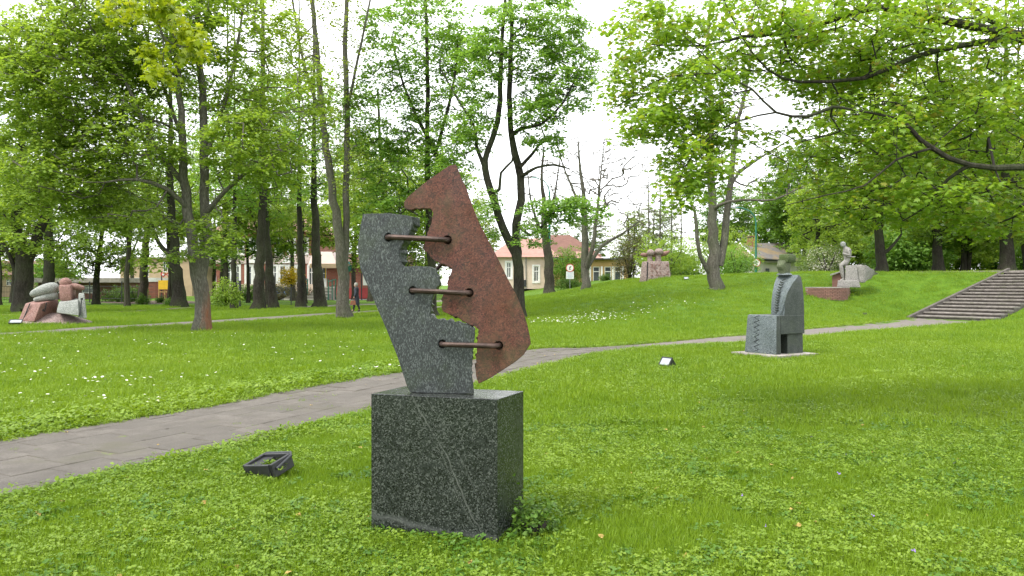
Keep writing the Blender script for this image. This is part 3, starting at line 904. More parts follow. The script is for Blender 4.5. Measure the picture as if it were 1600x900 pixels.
# --- trees in the shade on the left
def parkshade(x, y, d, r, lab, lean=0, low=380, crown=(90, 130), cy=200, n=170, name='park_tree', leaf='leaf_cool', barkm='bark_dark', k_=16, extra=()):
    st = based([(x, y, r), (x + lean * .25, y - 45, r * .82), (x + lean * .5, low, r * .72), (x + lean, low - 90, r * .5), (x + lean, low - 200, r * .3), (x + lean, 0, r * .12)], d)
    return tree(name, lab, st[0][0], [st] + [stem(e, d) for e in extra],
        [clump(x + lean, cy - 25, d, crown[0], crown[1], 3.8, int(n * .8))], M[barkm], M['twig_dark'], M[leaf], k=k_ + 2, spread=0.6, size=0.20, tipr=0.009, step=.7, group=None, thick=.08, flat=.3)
s = based([(38, 489, .62), (37, 450, .50), (38, 405, .45), (24, 350, .28), (38, 290, .22), (32, 200, .14), (20, 60, .08)], 46)
b = stem([(40, 415, .34), (56, 380, .30, .3), (70, 345, .26, .4), (80, 305, .2, .4), (92, 230, .12), (100, 120, .06)], 46)
c_ = stem([(30, 440, .16), (18, 405, .12), (6, 380, .09), (-20, 340, .05)], 46)
tree('old_tree', 'old dark tree with a thick forked trunk behind the reclining stone figures', s[0][0], [s, b, c_],
     [clump(20, 150, 46, 90, 150, 4, 320), clump(75, 330, 45, 75, 70, 3, 130), clump(-40, 330, 46, 60, 80, 3, 100)],
     M['bark_dark'], M['twig_dark'], M['leaf_maple'], k=24, spread=0.6, size=0.2)
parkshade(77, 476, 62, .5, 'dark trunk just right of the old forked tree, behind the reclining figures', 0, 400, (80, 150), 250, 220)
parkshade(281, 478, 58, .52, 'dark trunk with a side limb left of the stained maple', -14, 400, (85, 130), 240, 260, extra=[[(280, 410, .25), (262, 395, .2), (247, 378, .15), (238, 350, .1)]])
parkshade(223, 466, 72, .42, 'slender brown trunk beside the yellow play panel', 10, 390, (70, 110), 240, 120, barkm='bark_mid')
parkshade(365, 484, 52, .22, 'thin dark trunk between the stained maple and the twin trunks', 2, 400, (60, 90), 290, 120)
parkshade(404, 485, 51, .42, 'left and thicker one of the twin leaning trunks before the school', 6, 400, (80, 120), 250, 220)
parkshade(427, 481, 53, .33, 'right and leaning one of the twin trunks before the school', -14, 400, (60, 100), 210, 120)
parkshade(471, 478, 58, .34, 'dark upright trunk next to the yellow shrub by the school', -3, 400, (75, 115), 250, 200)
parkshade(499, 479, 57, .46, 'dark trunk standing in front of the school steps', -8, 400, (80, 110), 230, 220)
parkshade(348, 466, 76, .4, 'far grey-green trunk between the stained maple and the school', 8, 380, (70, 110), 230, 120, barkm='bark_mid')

s = based([(150, 466, .3), (152, 430, .25), (158, 380, .18), (165, 320, .12), (168, 260, .06)], 66)
tree('bright_maple_tree', 'bright yellow-green tree drooping over the brown shelter left of the beige building', s[0][0], [s],
     [clump(160, 350, 66, 75, 75, 3.8, 300), clump(120, 400, 65, 50, 35, 2.5, 90), clump(190, 400, 65, 38, 28, 2.5, 70)],
     M['bark_dark'], M['twig_dark'], M['leaf_maple'], k=20, spread=.6, size=.2, thick=.08, step=.7, tipr=.009)
s = based([(388, 470, .16), (388, 430, .13), (386, 380, .1), (384, 330, .05)], 70)
tree('school_tree', 'leafy tree hiding the upper school windows behind the twin trunks', s[0][0], [s],
     [clump(385, 355, 70, 60, 52, 3, 270), clump(350, 395, 69, 30, 26, 1.6, 70), clump(430, 385, 70, 38, 32, 1.8, 110)],
     M['bark_dark'], M['twig_dark'], M['leaf_cool'], k=16, spread=.6, size=.2, thick=.08, step=.7, tipr=.009)
s = based([(478, 472, .14), (476, 430, .12), (474, 380, .1), (474, 330, .05)], 68)
tree('school_tree', 'leafy tree before the gap between the school and its red annex', s[0][0], [s],
     [clump(470, 350, 68, 55, 48, 3, 250), clump(530, 360, 68, 50, 38, 2.5, 150), clump(575, 392, 68, 34, 32, 1.8, 90)],
     M['bark_dark'], M['twig_dark'], M['leaf_maple'], k=16, spread=.6, size=.2, thick=.08, step=.7, tipr=.009)

# --- trees along the top of the bank on the right
def ridge(x, y, d, r, lab, lean, low, crown, cyy, n, leaf='leaf_maple', extra=()):
    st = based([(x, y, r), (x + lean * .3, y - 30, r * .85), (x + lean * .6, low, r * .75), (x + lean, low - 90, r * .5), (x + lean, low - 220, r * .28), (x + lean, low - 380, r * .1)], d)
    return tree('ridge_tree', lab, st[0][0], [st] + [stem(e, d) for e in extra],
        [clump(x + lean + c[0], c[1], d, c[2], c[3], 3.6, c[4]) for c in crown], M['bark_dark'], M['twig_dark'], M[leaf], k=24, spread=0.6, size=0.2, tipr=0.009, step=.65)
ridge(1378, 430, 50, .36, 'dark trunk with a forked limb directly behind the statue rock', -8, 370, [(0, 320, 80, 40, 170), (-10, 200, 90, 110, 260)], 0, 0, extra=[[(1378, 398, .12), (1388, 390, .11), (1398, 380, .09), (1408, 366, .06)]])
ridge(1467, 426, 52, .38, 'stout dark trunk above the grass left of the stairs', -6, 370, [(0, 330, 70, 45, 150), (10, 190, 90, 110, 240)], 0, 0)
ridge(1513, 426, 60, .2, 'thin crooked trunk above the top of the stairs', 4, 370, [(0, 320, 60, 50, 120), (0, 200, 60, 90, 120)], 0, 0)
ridge(1574, 422, 50, .48, 'thickest dark trunk behind the top landing of the stairs', -4, 360, [(20, 330, 70, 50, 150), (20, 190, 100, 110, 260)], 0, 0)
ridge(1606, 420, 56, .3, 'leaning trunk at the far right behind the stairs', -16, 360, [(40, 330, 80, 60, 120), (40, 180, 90, 110, 160)], 0, 0)
ridge(1270, 432, 62, .25, 'leafy tree hanging over the white house roof', 10, 390, [(10, 330, 60, 70, 210), (0, 395, 45, 28, 60)], 0, 0)

# --- big maple outside the frame whose limbs reach in from the right
tb = Vector((10.4, 9.6, 0)); tb.z = gz(tb.x, tb.y)
s = [(tb, .40), (Vector((10.2, 9.6, 1.5)), .34), (Vector((9.9, 9.6, 2.8)), .31), (Vector((9.5, 9.7, 4.2)), .27), (Vector((9.0, 9.9, 5.8)), .2), (Vector((8.6, 10.2, 8.0)), .1)]
br = [
 [(1690, 70, .13), (1600, 58, .10), (1530, 45, .075), (1440, 25, .06), (1370, 12, .052), (1300, 32, .045), (1230, 52, .035), (1160, 58, .028), (1100, 72, .018), (1010, 70, .01)],
 [(1600, 58, .07), (1500, 72, .05), (1430, 88, .042), (1350, 122, .034), (1250, 128, .024), (1200, 110, .018), (1160, 60, .012), (1130, 0, .008)],
 [(1720, 230, .12), (1600, 262, .075), (1515, 258, .06), (1455, 232, .055), (1425, 205, .045), (1400, 185, .03), (1330, 172, .026), (1300, 168, .036), (1262, 182, .034), (1212, 176, .028), (1175, 140, .022), (1130, 115, .018), (1095, 82, .012), (1060, 50, .008)],
 [(1700, 120, .08), (1600, 62, .05), (1540, 30, .045), (1470, -20, .04), (1380, -60, .03), (1270, -80, .02)],
 [(1720, 200, .10), (1600, 200, .055), (1570, 205, .05), (1540, 190, .035), (1490, 165, .025), (1420, 150, .016), (1330, 148, .01)],
 [(1455, 232, .03), (1400, 250, .022), (1350, 290, .016), (1290, 305, .012), (1230, 320, .008)],
 [(1515, 258, .035), (1480, 280, .025), (1450, 320, .018), (1410, 345, .01)],
 [(1212, 176, .016), (1150, 190, .013), (1090, 230, .011), (1060, 285, .009)],
 [(1130, 115, .012), (1040, 120, .01), (990, 150, .008), (950, 175, .005)],
 [(1100, 72, .012), (1045, 60, .01), (1000, 95, .007), (955, 125, .005)],
]
br = [[(q[0], q[1], q[2] * (.52 if bi in (2, 5) else .72)) for q in bq] for bi, bq in enumerate(br)]
zs = [0, -.4, -1.0, .6, .9, -1.4, -.6, -.9, .2, .6]
par_ = [None, 0, None, None, None, 2, 2, 2, 2, 0]
root_ = {0: ((9.4, 9.7, 4.4), .15), 2: ((9.9, 9.6, 2.7), .13), 3: ((9.6, 9.7, 3.9), .10), 4: ((9.8, 9.6, 3.2), .10)}
stems_r = [s]
for bi, (bq, zz) in enumerate(zip(br, zs)):
    z0 = zz if par_[bi] is None else zs[par_[bi]]
    nq = len(bq)
    st = stem([(q[0], q[1], q[2], z0 + (zz - z0) * min(1, qi / 3)) for qi, q in enumerate(bq)], 9.6)
    if bi in root_: st = [(Vector(root_[bi][0]), root_[bi][1])] + st
    stems_r.append(st)
tree('overhanging_maple_tree', 'big maple at the right whose long limbs hang over the lawn and stairs', tb, stems_r,
     [clump(1500, 60, 10, 150, 90, 1.6, 330), clump(1330, 60, 9.8, 130, 80, 1.5, 300), clump(1160, 60, 9.6, 110, 75, 1.3, 190), clump(1010, 40, 9.6, 72, 55, 1.1, 95), clump(985, 130, 9.8, 42, 45, .8, 42),
      clump(1500, 200, 9.8, 150, 80, 1.6, 330), clump(1330, 220, 9.6, 110, 80, 1.4, 190), clump(1400, 310, 9.4, 150, 40, 1.2, 170), clump(1560, 320, 9.6, 90, 45, 1.2, 120),
      clump(1320, 120, 10.2, 90, 45, 1.0, 90), clump(1080, 150, 9.3, 70, 55, 1.0, 110), clump(1020, 190, 9.2, 70, 26, .8, 44), clump(1085, 250, 9.0, 50, 60, .8, 80), clump(1130, 200, 9.2, 50, 40, .8, 40), clump(1060, 300, 8.8, 30, 30, .5, 18), clump(1210, 240, 9.4, 30, 50, .7, 12)],
     M['bark_dark'], M['twig_dark'], M['leaf_right'], k=11, spread=0.21, size=0.062, lobed=True, step=.2, tipr=.0024, wig=.14, sides=8, seg=.25, thick=.03, droop=.5, flat=.35)

# --- sprig of young leaves hanging in at the top left, its tree stands outside the frame
tb = Vector((-6.2, 4.6, 0)); tb.z = gz(tb.x, tb.y)
s = [(tb, .2), (tb + Vector((.1, 0, 1.6)), .17), (tb + Vector((.3, .1, 3.4)), .14), (tb + Vector((.5, .2, 5.6)), .08)]
l1 = [(tb + Vector((.3, .1, 3.3)), .06), (P(60, -160, 5.4), .035), (P(170, -110, 5.5), .022), (P(228, -10, 5.5), .012), (P(247, 32, 5.5), .010), (P(255, 56, 5.5), .008), (P(272, 70, 5.5), .005), (P(300, 74, 5.5), .003)]
l2 = [(P(255, 56, 5.5), .006), (P(257, 80, 5.5), .004), (P(254, 108, 5.5), .003)]
l3 = [(P(250, 36, 5.5), .005), (P(265, 32, 5.45), .004), (P(276, 24, 5.4), .003)]
tree('sprig_maple_tree', 'maple at the left whose single sprig of yellow-green leaves hangs in at the top', tb, [s, l1, l2, l3],
     [clump(262, 12, 5.5, 34, 20, .25, 20), clump(300, 62, 5.5, 26, 22, .22, 16), clump(236, 78, 5.5, 22, 14, .2, 8), clump(252, 112, 5.5, 20, 12, .2, 9), clump(195, 10, 5.6, 36, 18, .3, 14)],
     M['bark_grey'], M['twig_dark'], M['leaf_yellow'], k=10, spread=.075, size=.044, lobed=True, step=.1, tipr=.0013, seg=.12, thick=.025, droop=.8, flat=.6, wig=.1)

# --- background trees: three builds, copied
def copy_tree(o, loc, rz, sc, label):
    c = o.copy(); COL.objects.link(c); c.location = loc; c.rotation_euler = (0, 0, rz); c.scale = (sc, sc, sc)
    c['label'] = label
    for ch in o.children:
        q = ch.copy(); COL.objects.link(q); q.parent = c
    return c

def wood_tree(lab, leaf, h=14, cr=4.2, dens=260, barkm='bark_dark', name='woodland_tree', k_=18, size=.3, spread=.85, low=2.2):
    b0 = Vector((0, 0, 0))
    st = [(b0, .32), (Vector((.1, 0, 2.5)), .27), (Vector((.0, .2, 6)), .2), (Vector((.3, 0, h * .9)), .06)]
    st2 = [(Vector((.0, .1, 3.5)), .16), (Vector((1.4, .3, 6)), .11), (Vector((2.0, .6, 9)), .05)]
    return tree(name, lab, b0, [st, st2], [((0, 0, h * .62), (cr, cr, h * .34), dens), ((cr * .3, 0, low + 2.0), (cr * .95, cr * .9, 1.9), dens // 3), ((-cr * .4, .5, h * .45), (cr * .8, cr * .8, 2.5), dens // 3)],
                M[barkm], M['twig_dark'], M[leaf], k=k_ + 6, spread=spread, size=size, step=1.0, tipr=.012, sides=7, seg=1.0)

protoA = wood_tree('leafy woodland tree behind the park', 'leaf_maple')
protoB = wood_tree('darker woodland tree behind the park', 'leaf_deep', 15, 4.6, 280)
protoC = wood_tree('pale young tree in thin leaf behind the park', 'leaf_olive', 13, 3.8, 190, 'bark_mid', k_=12, size=.24)
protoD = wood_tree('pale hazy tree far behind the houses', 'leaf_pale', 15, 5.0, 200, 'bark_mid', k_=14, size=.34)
def high_tree():
    b0 = Vector((0, 0, 0))
    st = [(b0, .26), (Vector((.1, 0, 3)), .21), (Vector((-.1, .2, 7)), .16), (Vector((.2, 0, 14)), .05)]
    st2 = [(Vector((.0, .1, 5)), .12), (Vector((1.2, .3, 8)), .08), (Vector((1.8, .6, 11)), .04)]
    return tree('woodland_tree', 'high-crowned tree behind the park trunks', b0, [st, st2], [((0, 0, 11), (3.6, 3.6, 4.6), 200), ((1.4, 0, 8.6), (2.6, 2.4, 1.6), 60)],
                M['bark_mid'], M['twig'], M['leaf_maple'], k=22, spread=.75, size=.25, step=1.0, tipr=.012, sides=7, seg=1.0, thick=.1, flat=.3)
protoE = high_tree()
spots = [
 # left belt
 (protoA, -58, 84, .95), (protoC, -45, 72, 1.1), (protoA, -64, 70, 1.1), (protoE, -44, 92, 1.0), (protoE, -36, 84, .95), (protoE, -31, 72, .9), (protoE, -24.5, 68, .95), (protoE, -22, 80, 1.0),
 (protoD, -33, 118, 1.1), (protoE, -13.5, 76, 1.05), (protoE, -17, 86, 1.1), (protoE, -8.5, 80, 1.0), (protoC, -4.5, 92, .9), (protoD, -45, 120, 1.2), (protoA, -70, 100, 1.3), (protoB, -78, 86, 1.2), (protoE, -28, 58, .85),
 (protoE, -40, 62, .9), (protoE, -19, 62, .8),
 # centre, far and pale
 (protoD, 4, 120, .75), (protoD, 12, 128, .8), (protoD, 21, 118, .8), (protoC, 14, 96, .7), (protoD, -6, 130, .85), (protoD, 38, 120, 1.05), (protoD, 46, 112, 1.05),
 # right wood
 (protoB, 36, 104, .95), (protoA, 30, 74, .8), (protoA, 36, 70, .95), (protoB, 41, 76, 1.05), (protoA, 46, 66, 1.0), (protoB, 33, 90, 1.1), (protoA, 52, 78, 1.15), (protoB, 58, 70, 1.15), (protoA, 66, 84, 1.3),
 (protoA, 40, 58, .85), (protoC, 45, 55, .85), (protoB, 55, 58, 1.0), (protoA, 44, 90, 1.3), (protoB, 62, 100, 1.4), (protoB, 30, 112, .95), (protoA, 78, 70, 1.2), (protoA, 34, 60, .75),
]
used = set()
LAB = {id(protoA): 'leafy green tree in the wood behind the park', id(protoB): 'dark green tree in the wood behind the park',
       id(protoC): 'young thin-leaved tree behind the park', id(protoD): 'pale distant tree behind the houses', id(protoE): 'high-crowned tree behind the park trunks'}
GRP = {id(protoA): 'leafy green background trees', id(protoB): 'dark green background trees', id(protoC): 'thin-leaved background trees', id(protoD): 'pale far trees', id(protoE): 'high-crowned background trees'}
for pr, x, y, sc in spots:
    z = gz(x, y) - .1
    rz = random.uniform(0, 6.28)
    if id(pr) not in used:
        used.add(id(pr)); o = pr; o.location = (x, y, z); o.rotation_euler = (0, 0, rz); o.scale = (sc, sc, sc)
    else: o = copy_tree(pr, (x, y, z), rz, sc, '')
    o['label'] = LAB[id(pr)]; o['group'] = GRP[id(pr)]

def thicket(lab, leaf, seed):
    NTREE[0] += 1; rng = np.random.default_rng(900 + seed)
    t = thing('woodland_bush', lab, 'bush', (0, 0, 0), 0)
    buf = Buf()
    for q in range(6):
        a = q * 1.05 + seed
        buf.tube([(0, 0, -.1), (math.cos(a) * .9, math.sin(a) * .9, 1.6), (math.cos(a) * 1.5, math.sin(a) * 1.5, 3.2)], [.06, .04, .02], 5)
    part('stems', buf, M['twig_dark'], t)
    tips = sample_clumps([((0, 0, 2.0), (2.8, 2.2, 2.0), 230), ((1.2, .3, 2.9), (1.6, 1.5, 1.3), 70), ((-1.3, -.2, 1.4), (1.7, 1.5, 1.4), 80)], rng)
    leaves('foliage', tips[tips[:, 2] > .1], M[leaf], t, rng, 22, .55, .22, flat=.55)
    return t
tA = thicket('leafy undergrowth bush below the woodland trees', 'leaf_maple', 1); tB = thicket('darker undergrowth bush below the woodland trees', 'leaf_cool', 2)
bspots = [(29, 70), (34, 66), (39, 70), (44, 64), (49, 68), (54, 66), (60, 72), (31, 62), (36, 78), (46, 76), (57, 62), (66, 76), (72, 72), (42, 82), (52, 80), (20, 96),
          (-64, 88), (-56, 98), (-12, 100), (-5, 98), (2, 100), (28, 96), (8, 104), (14, 106), (21, 102)]
for i, (x, y) in enumerate(bspots):
    src = (tA, tB)[i % 2]; rz = random.uniform(0, 6.28); sc = random.uniform(.85, 1.35); z = gz(x, y) - .1
    if i < 2: src.location = (x, y, z); src.rotation_euler = (0, 0, rz)
    else: copy_tree(src, (x, y, z), rz, sc, src['label'])
for o_ in list(COL.objects):
    if o_.name.startswith('woodland_bush'): o_['group'] = 'leafy undergrowth bushes' if 'leafy' in o_['label'] else 'darker undergrowth bushes'

# bare poplars far off in the centre
def bare(x, d, h, lab, w=.9):
    b0 = Vector((PX(x, d), d, gz(PX(x, d), d)))
    st = [(b0, .13), (b0 + Vector((.1, 0, h * .5)), .08), (b0 + Vector((0, 0, h)), .03)]
    return tree('bare_poplar', lab, b0, [st], [((b0.x, b0.y, b0.z + h * .6), (w * 1.6, w * 1.6, h * .4), 130)], M['bark_grey'], M['twig'], M['leaf_bud'], k=6, spread=.4, size=.13, leafy=.8, tipr=.016, rise=.6, group='bare poplars behind the houses', step=.8, wig=.05)
for i, (x, d, h) in enumerate([(1012, 88, 12.5), (1030, 92, 14.5), (1048, 90, 13.0), (1063, 95, 12.0), (990, 97, 10.0)]):
    bare(x, d, h, ('second from the left of', 'tallest, middle one of', 'second from the right of', 'rightmost of', 'leftmost and shortest of')[i] + ' the five bare spire-shaped poplars')

# bushes
def bush(name, lab, x, d, rx, rz_, n, leaf, size=.12, spread=.3, k_=16, cat='bush', z0=None, ry=None, group=None, flat=.5):
    X = PX(x, d); z = gz(X, d) if z0 is None else z0
    b0 = Vector((X, d, z))
    sts = []
    for q in range(5):
        a = q * 1.3 + x
        sts.append([(b0, .05), (b0 + Vector((math.cos(a) * rx * .3, math.sin(a) * rx * .25, rz_ * .7)), .03), (b0 + Vector((math.cos(a) * rx * .6, math.sin(a) * rx * .5, rz_ * 1.4)), .012)])
    NTREE[0] += 1; rng = np.random.default_rng(500 + NTREE[0])
    t = thing(name, lab, cat, b0, 0, group)
    buf = Buf()
    for st in sts: buf.tube([p - b0 for p, r in st], [r for p, r in st], 5)
    part('stems', buf, M['twig_dark'], t)
    tips = sample_clumps([((0, 0, rz_), (rx, ry or rx * .8, rz_), n), ((rx * .35, 0, rz_ * .6), (rx * .7, rx * .6, rz_ * .6), n // 3), ((-rx * .4, -.1, rz_ * .55), (rx * .6, rx * .6, rz_ * .55), n // 3)], rng)
    tips = tips[tips[:, 2] > 0.03]
    leaves('foliage', tips, M[leaf], t, rng, k_, spread, size, flat=flat)
    return t
bush('willow_bush', 'round pale green willow bush behind the twin-headed sculpture', 1040, 62, 2.6, 1.9, 300, 'leaf_maple', .12, .3)
bush('willow_bush', 'broad willow bush left of the white house, behind the multi-stem tree', 1125, 66, 3.3, 2.3, 420, 'leaf_maple', .12, .32)
bush('willow_bush', 'willow bush between the three-stemmed tree and the no-entry lamp post', 1150, 60, 1.6, 1.2, 140, 'leaf_cool', .12, .3)
bush('elder_bush', 'russet-green bush between the ochre house and the twin-headed sculpture', 985, 66, 1.6, 2.0, 160, 'leaf_russet', .12, .3)
bush('round_bush', 'round dark green bush behind the round sign by the pink house', 888, 72, 2.0, 1.9, 300, 'leaf_deep', .12, .3)
bush('clipped_hedge', 'low clipped hedge behind the round sign', 890, 63, 1.2, .38, 200, 'leaf_hedge', .07, .12, cat='hedge', ry=.4)
bush('clipped_shrub', 'small clipped shrub under the ochre house windows', 946, 66, .6, .3, 80, 'leaf_hedge', .07, .12)
bush('blossom_bush', 'white blossoming shrub behind the statue on the bank', 1292, 52, 1.2, 1.0, 60, 'blossom', .07, .2, k_=9)
bush('blossom_bush', 'green shrub behind the blossoming one by the statue', 1290, 53.5, 1.5, 1.1, 150, 'leaf_pale', .11, .25)
bush('blossom_bush', 'sparse flowering shrub right of the white house', 1275, 60, 1.6, 1.1, 130, 'leaf_pale', .11, .3)
bush('golden_shrub', 'golden yellow shrub in front of the school', 455, 64, 1.0, .8, 110, 'leaf_golden', .11, .22, z0=1.6)
bush('planted_shrub', 'low green shrub in the bare soil bed, left of the dark trunk', 223, 64, .55, .42, 60, 'leaf_hedge', .09, .16)
bush('planted_shrub', 'low shrub at the foot of the dark trunk in the soil bed', 268, 60, .5, .3, 50, 'leaf_cool', .09, .16)
bush('planted_shrub', 'small shrub under the yellow play panel', 252, 70, .45, .35, 40, 'leaf_hedge', .09, .16)
bush('garden_shrub', 'dark rounded shrub by the fence near the brown slender trunk', 213, 74, 1.2, .8, 130, 'leaf_hedge', .12, .25)
bush('garden_shrub', 'garden shrub left end of the kindergarten fence', 185, 74, 1.5, .75, 130, 'leaf_hedge', .12, .25)
bush('school_hedge', 'brown-green hedge along the school wall beside the golden shrub', 435, 84, 3.6, 1.0, 300, 'leaf_russet', .13, .3, ry=1.0)
bush('school_hedge', 'green hedge under the school windows left of the twin trunks', 380, 82, 2.2, .9, 200, 'leaf_hedge', .13, .3, ry=1.0)
bush('low_sapling', 'green sapling sprouting between the stained maple and the thin trunk', 355, 49, .95, .85, 80, 'leaf_maple', .12, .25, z0=.35)
bush('ivy_clump', 'leafy green clump at the right rear corner of the dark pedestal', 834, 5.08, .15, .065, 70, 'leaf_hedge', .034, .05, k_=9)

# ------------------------------------------------------------------ the main sculpture
def boolean_cut(o, cutter_buf):
    me = bpy.data.meshes.new('cut'); me.from_pydata(cutter_buf.v, [], cutter_buf.f); fix_normals(me)
    c = link('cut', me, None)
    c.matrix_world = o.matrix_world.copy()
    bpy.context.view_layer.update()
    if o.parent is not None:
        c.parent = o.parent; c.matrix_parent_inverse = Matrix(); c.matrix_basis = o.matrix_basis.copy()
    md = o.modifiers.new('b', 'BOOLEAN'); md.object = c; md.operation = 'DIFFERENCE'; md.solver = 'EXACT'; md.use_self = True
    dg = bpy.context.evaluated_depsgraph_get(); dg.update()
    m2 = bpy.data.meshes.new_from_object(o.evaluated_get(dg))
    print('cut', o.name, len(o.data.polygons), len(m2.polygons))
    if len(m2.polygons) > 5: o.data = m2
    o.modifiers.clear(); bpy.data.objects.remove(c)

FL = Vector((-.915, 5.17, 0)); FR = Vector((-.091, 4.913, 0)); BR = Vector((.077, 5.298, 0)); BL = FL + (BR - FR)
az = math.atan2(FR.y - FL.y, FR.x - FL.x)
ped = thing('pedestal', 'polished dark granite block with pale diagonal veins, the foot of the two-part stone sculpture', 'pedestal', FL, az)
Mi = Matrix.Rotation(-az, 3, 'Z')
cr = [Mi @ (q - FL) for q in (FL, FR, BR, BL)]
b = Buf(); b.hexa([(q.x, q.y, -.1) for q in cr] + [(q.x, q.y, .893) for q in cr])
part('block', b, M['granite_ped'], ped, bevel=.004)

AL = math.radians(11)
U = Vector((math.cos(AL), -math.sin(AL), 0)); A0 = P(690, 445, 5.165)
def onplane(x, y):
    kx = (x - 800) / F
    t = (kx * A0.y - A0.x) / (U.x - kx * U.y)
    d = A0.y + t * U.y
    return (t, EYE + (HZ - y) / F * d)
GREY = [(567, 334, 0), (606, 333, 0), (633, 336, 0), (644, 339, 1), (645, 348, 1), (641, 360, 1), (637, 370, 1), (630, 380, 1), (624, 390, 1), (624, 400, 1), (626, 409, 1), (629, 415, 0),
        (632, 416, 0), (652, 415.5, 0), (670.7, 416.5, 0), (681, 421, 1), (687, 432, 1), (688, 442, 1), (680, 455, 1), (676, 467, 1), (673, 491, 1), (678.7, 494.7, 1), (685, 498.7, 1), (700, 500, 1), (716, 502.7, 1), (726.7, 505, 1), (736, 509, 1), (743, 514, 1),
        (742, 528, 1), (740, 541, 1), (739, 557, 1), (737.5, 573, 1), (738, 590, 1), (740, 606, 1), (741, 614.9, 0), (690, 615, 0), (641, 613, 0), (636, 604, 0), (620, 555, 0), (604, 515, 0), (590.7, 485, 0), (580, 459, 0), (569, 435, 0), (563, 420, 0), (559.5, 395, 0), (559.3, 380, 0), (563, 355, 0)]
RED = [(712, 257, 0), (702, 259, 0), (690, 267, 0), (670, 281, 0), (652, 295, 0), (638, 307, 0), (631, 316, 0), (632.4, 325, 1), (640, 328, 1), (652, 326.4, 1), (668, 326, 1), (675, 328, 1), (677, 334, 1), (674, 350, 1), (670, 360, 1), (667, 369, 1), (664, 378, 1), (662, 384, 1), (663, 391, 1), (670, 398, 1), (678, 406, 1),
       (688, 412, 1), (700, 417, 1), (706.7, 420, 1), (704, 429, 1), (700, 438, 1), (700, 448, 1), (697, 456, 1), (691, 464, 1), (690, 477, 1), (692, 486.7, 1), (702.7, 492, 1), (716, 497, 1), (727, 504, 1), (742.7, 511, 1), (748, 515, 1), (746, 533, 1), (745, 545, 1), (744, 560, 1), (743.5, 581, 1), (745, 592, 1),
       (748, 599.5, 0), (764, 592, 0), (785, 578.7, 0), (806, 565, 0), (818, 554.7, 0), (829.5, 537, 0), (828.5, 528, 0), (824, 506.7, 0), (817, 485, 0), (806, 458.7, 0), (793, 434.7, 0), (785, 418, 0), (773, 394, 0), (757, 364, 0), (747, 344, 0), (737, 318, 0), (729, 294, 0), (721, 278, 0), (716, 265, 0)]

def slab_thing(name, outline, mat, parent, T, dy=0.0, fracture_back=0.012, seed=1, shift=lambda q: -.012):
    rnd = random.Random(seed)
    fr = []; bk = []; orig = []
    n = len(outline)
    pts = [onplane(x, y) for x, y, f in outline]
    for i in range(n):
        (x0, z0) = pts[i]; (x1, z1) = pts[(i + 1) % n]; f = outline[i][2] and outline[(i + 1) % n][2]
        fr.append((x0, z0)); sh = shift(outline[i]); sh1 = shift(outline[(i + 1) % n]); bk.append((x0 + sh, z0 + (rnd.uniform(-.4, .4) * fracture_back if f else 0)))
        L = math.hypot(x1 - x0, z1 - z0)
        if f:
            m = int(L / .014)
            nxv = (z1 - z0) / L; nzv = -(x1 - x0) / L
            for j in range(1, m):
                t = j / m; w = rnd.uniform(-.0045, .0045); w2 = rnd.uniform(-.012, .012)
                px, pz = x0 + (x1 - x0) * t, z0 + (z1 - z0) * t
                fr.append((px + nxv * w, pz + nzv * w)); bk.append((px + nxv * w2 + sh * (1 - t) + sh1 * t, pz + nzv * w2))
        elif L > .08:
            m = int(L / .06)
            for j in range(1, m):
                t = j / m
                fr.append((x0 + (x1 - x0) * t, z0 + (z1 - z0) * t)); bk.append((x0 + (x1 - x0) * t + sh * (1 - t) + sh1 * t, z0 + (z1 - z0) * t))
    n = len(fr)
    vs = [(p[0], dy, p[1]) for p in fr] + [(p[0], dy + T, p[1]) for p in bk]
    me = bpy.data.meshes.new(name)
    fs = [tuple(range(n)), tuple(reversed(range(n, 2 * n)))] + [(i, i + n, (i + 1) % n + n, (i + 1) % n) for i in range(n)]
    me.from_pydata(vs, [], fs); me.materials.append(mat)
    fix_normals(me)
    return link(name, me, parent)

sc_loc = Vector((A0.x, A0.y, 0))
sculp = thing('stitched_stone_sculpture', 'jagged grey and rust-red granite slabs stitched together by three iron bars on the dark block', 'sculpture', sc_loc, -AL)
bpy.context.view_layer.update()
g_sl = slab_thing('grey_slab', GREY, M['granite_grey'], sculp, .085, seed=3, fracture_back=.012, shift=lambda q: (.022 if (q[1] < 412 and q[0] > 610 and q[2]) else (-.026 if q[0] > 700 else -.014)))
r_sl = slab_thing('red_slab', RED, M['granite_red'], sculp, .075, seed=5, shift=lambda q: -.018)
g_sl['label'] = 'dark grey speckled lower slab'; r_sl['label'] = 'rust-red pointed upper slab'
STAPLES = [((606, 371), (700, 375), .0185), ((644, 454), (734, 457.5), .0175), ((690, 537.5), (780, 540), .0170)]
gc = Buf(); rc = Buf()
for (a, b_, r) in STAPLES:
    for (q, bf, sg) in ((a, gc, 1), (b_, rc, -1)):
        x, z = onplane(*q)
        bf.tube([(x + sg * .004, -.02, z), (x + sg * .004, .058, z)], .029, 14)
boolean_cut(g_sl, gc); boolean_cut(r_sl, rc)
for o in (g_sl, r_sl):
    import bmesh
    bm = bmesh.new(); bm.from_mesh(o.data)
    ed = [e for e in bm.edges if e.is_manifold and e.calc_face_angle(0) > 1.0 and max(abs(e.verts[0].co.y), abs(e.verts[1].co.y)) < .001]
    bmesh.ops.bevel(bm, geom=ed, offset=.0035, segments=2, affect='EDGES', clamp_overlap=True)
    bmesh.ops.triangulate(bm, faces=[f for f in bm.faces if len(f.verts) > 4])
    bm.to_mesh(o.data); bm.free()
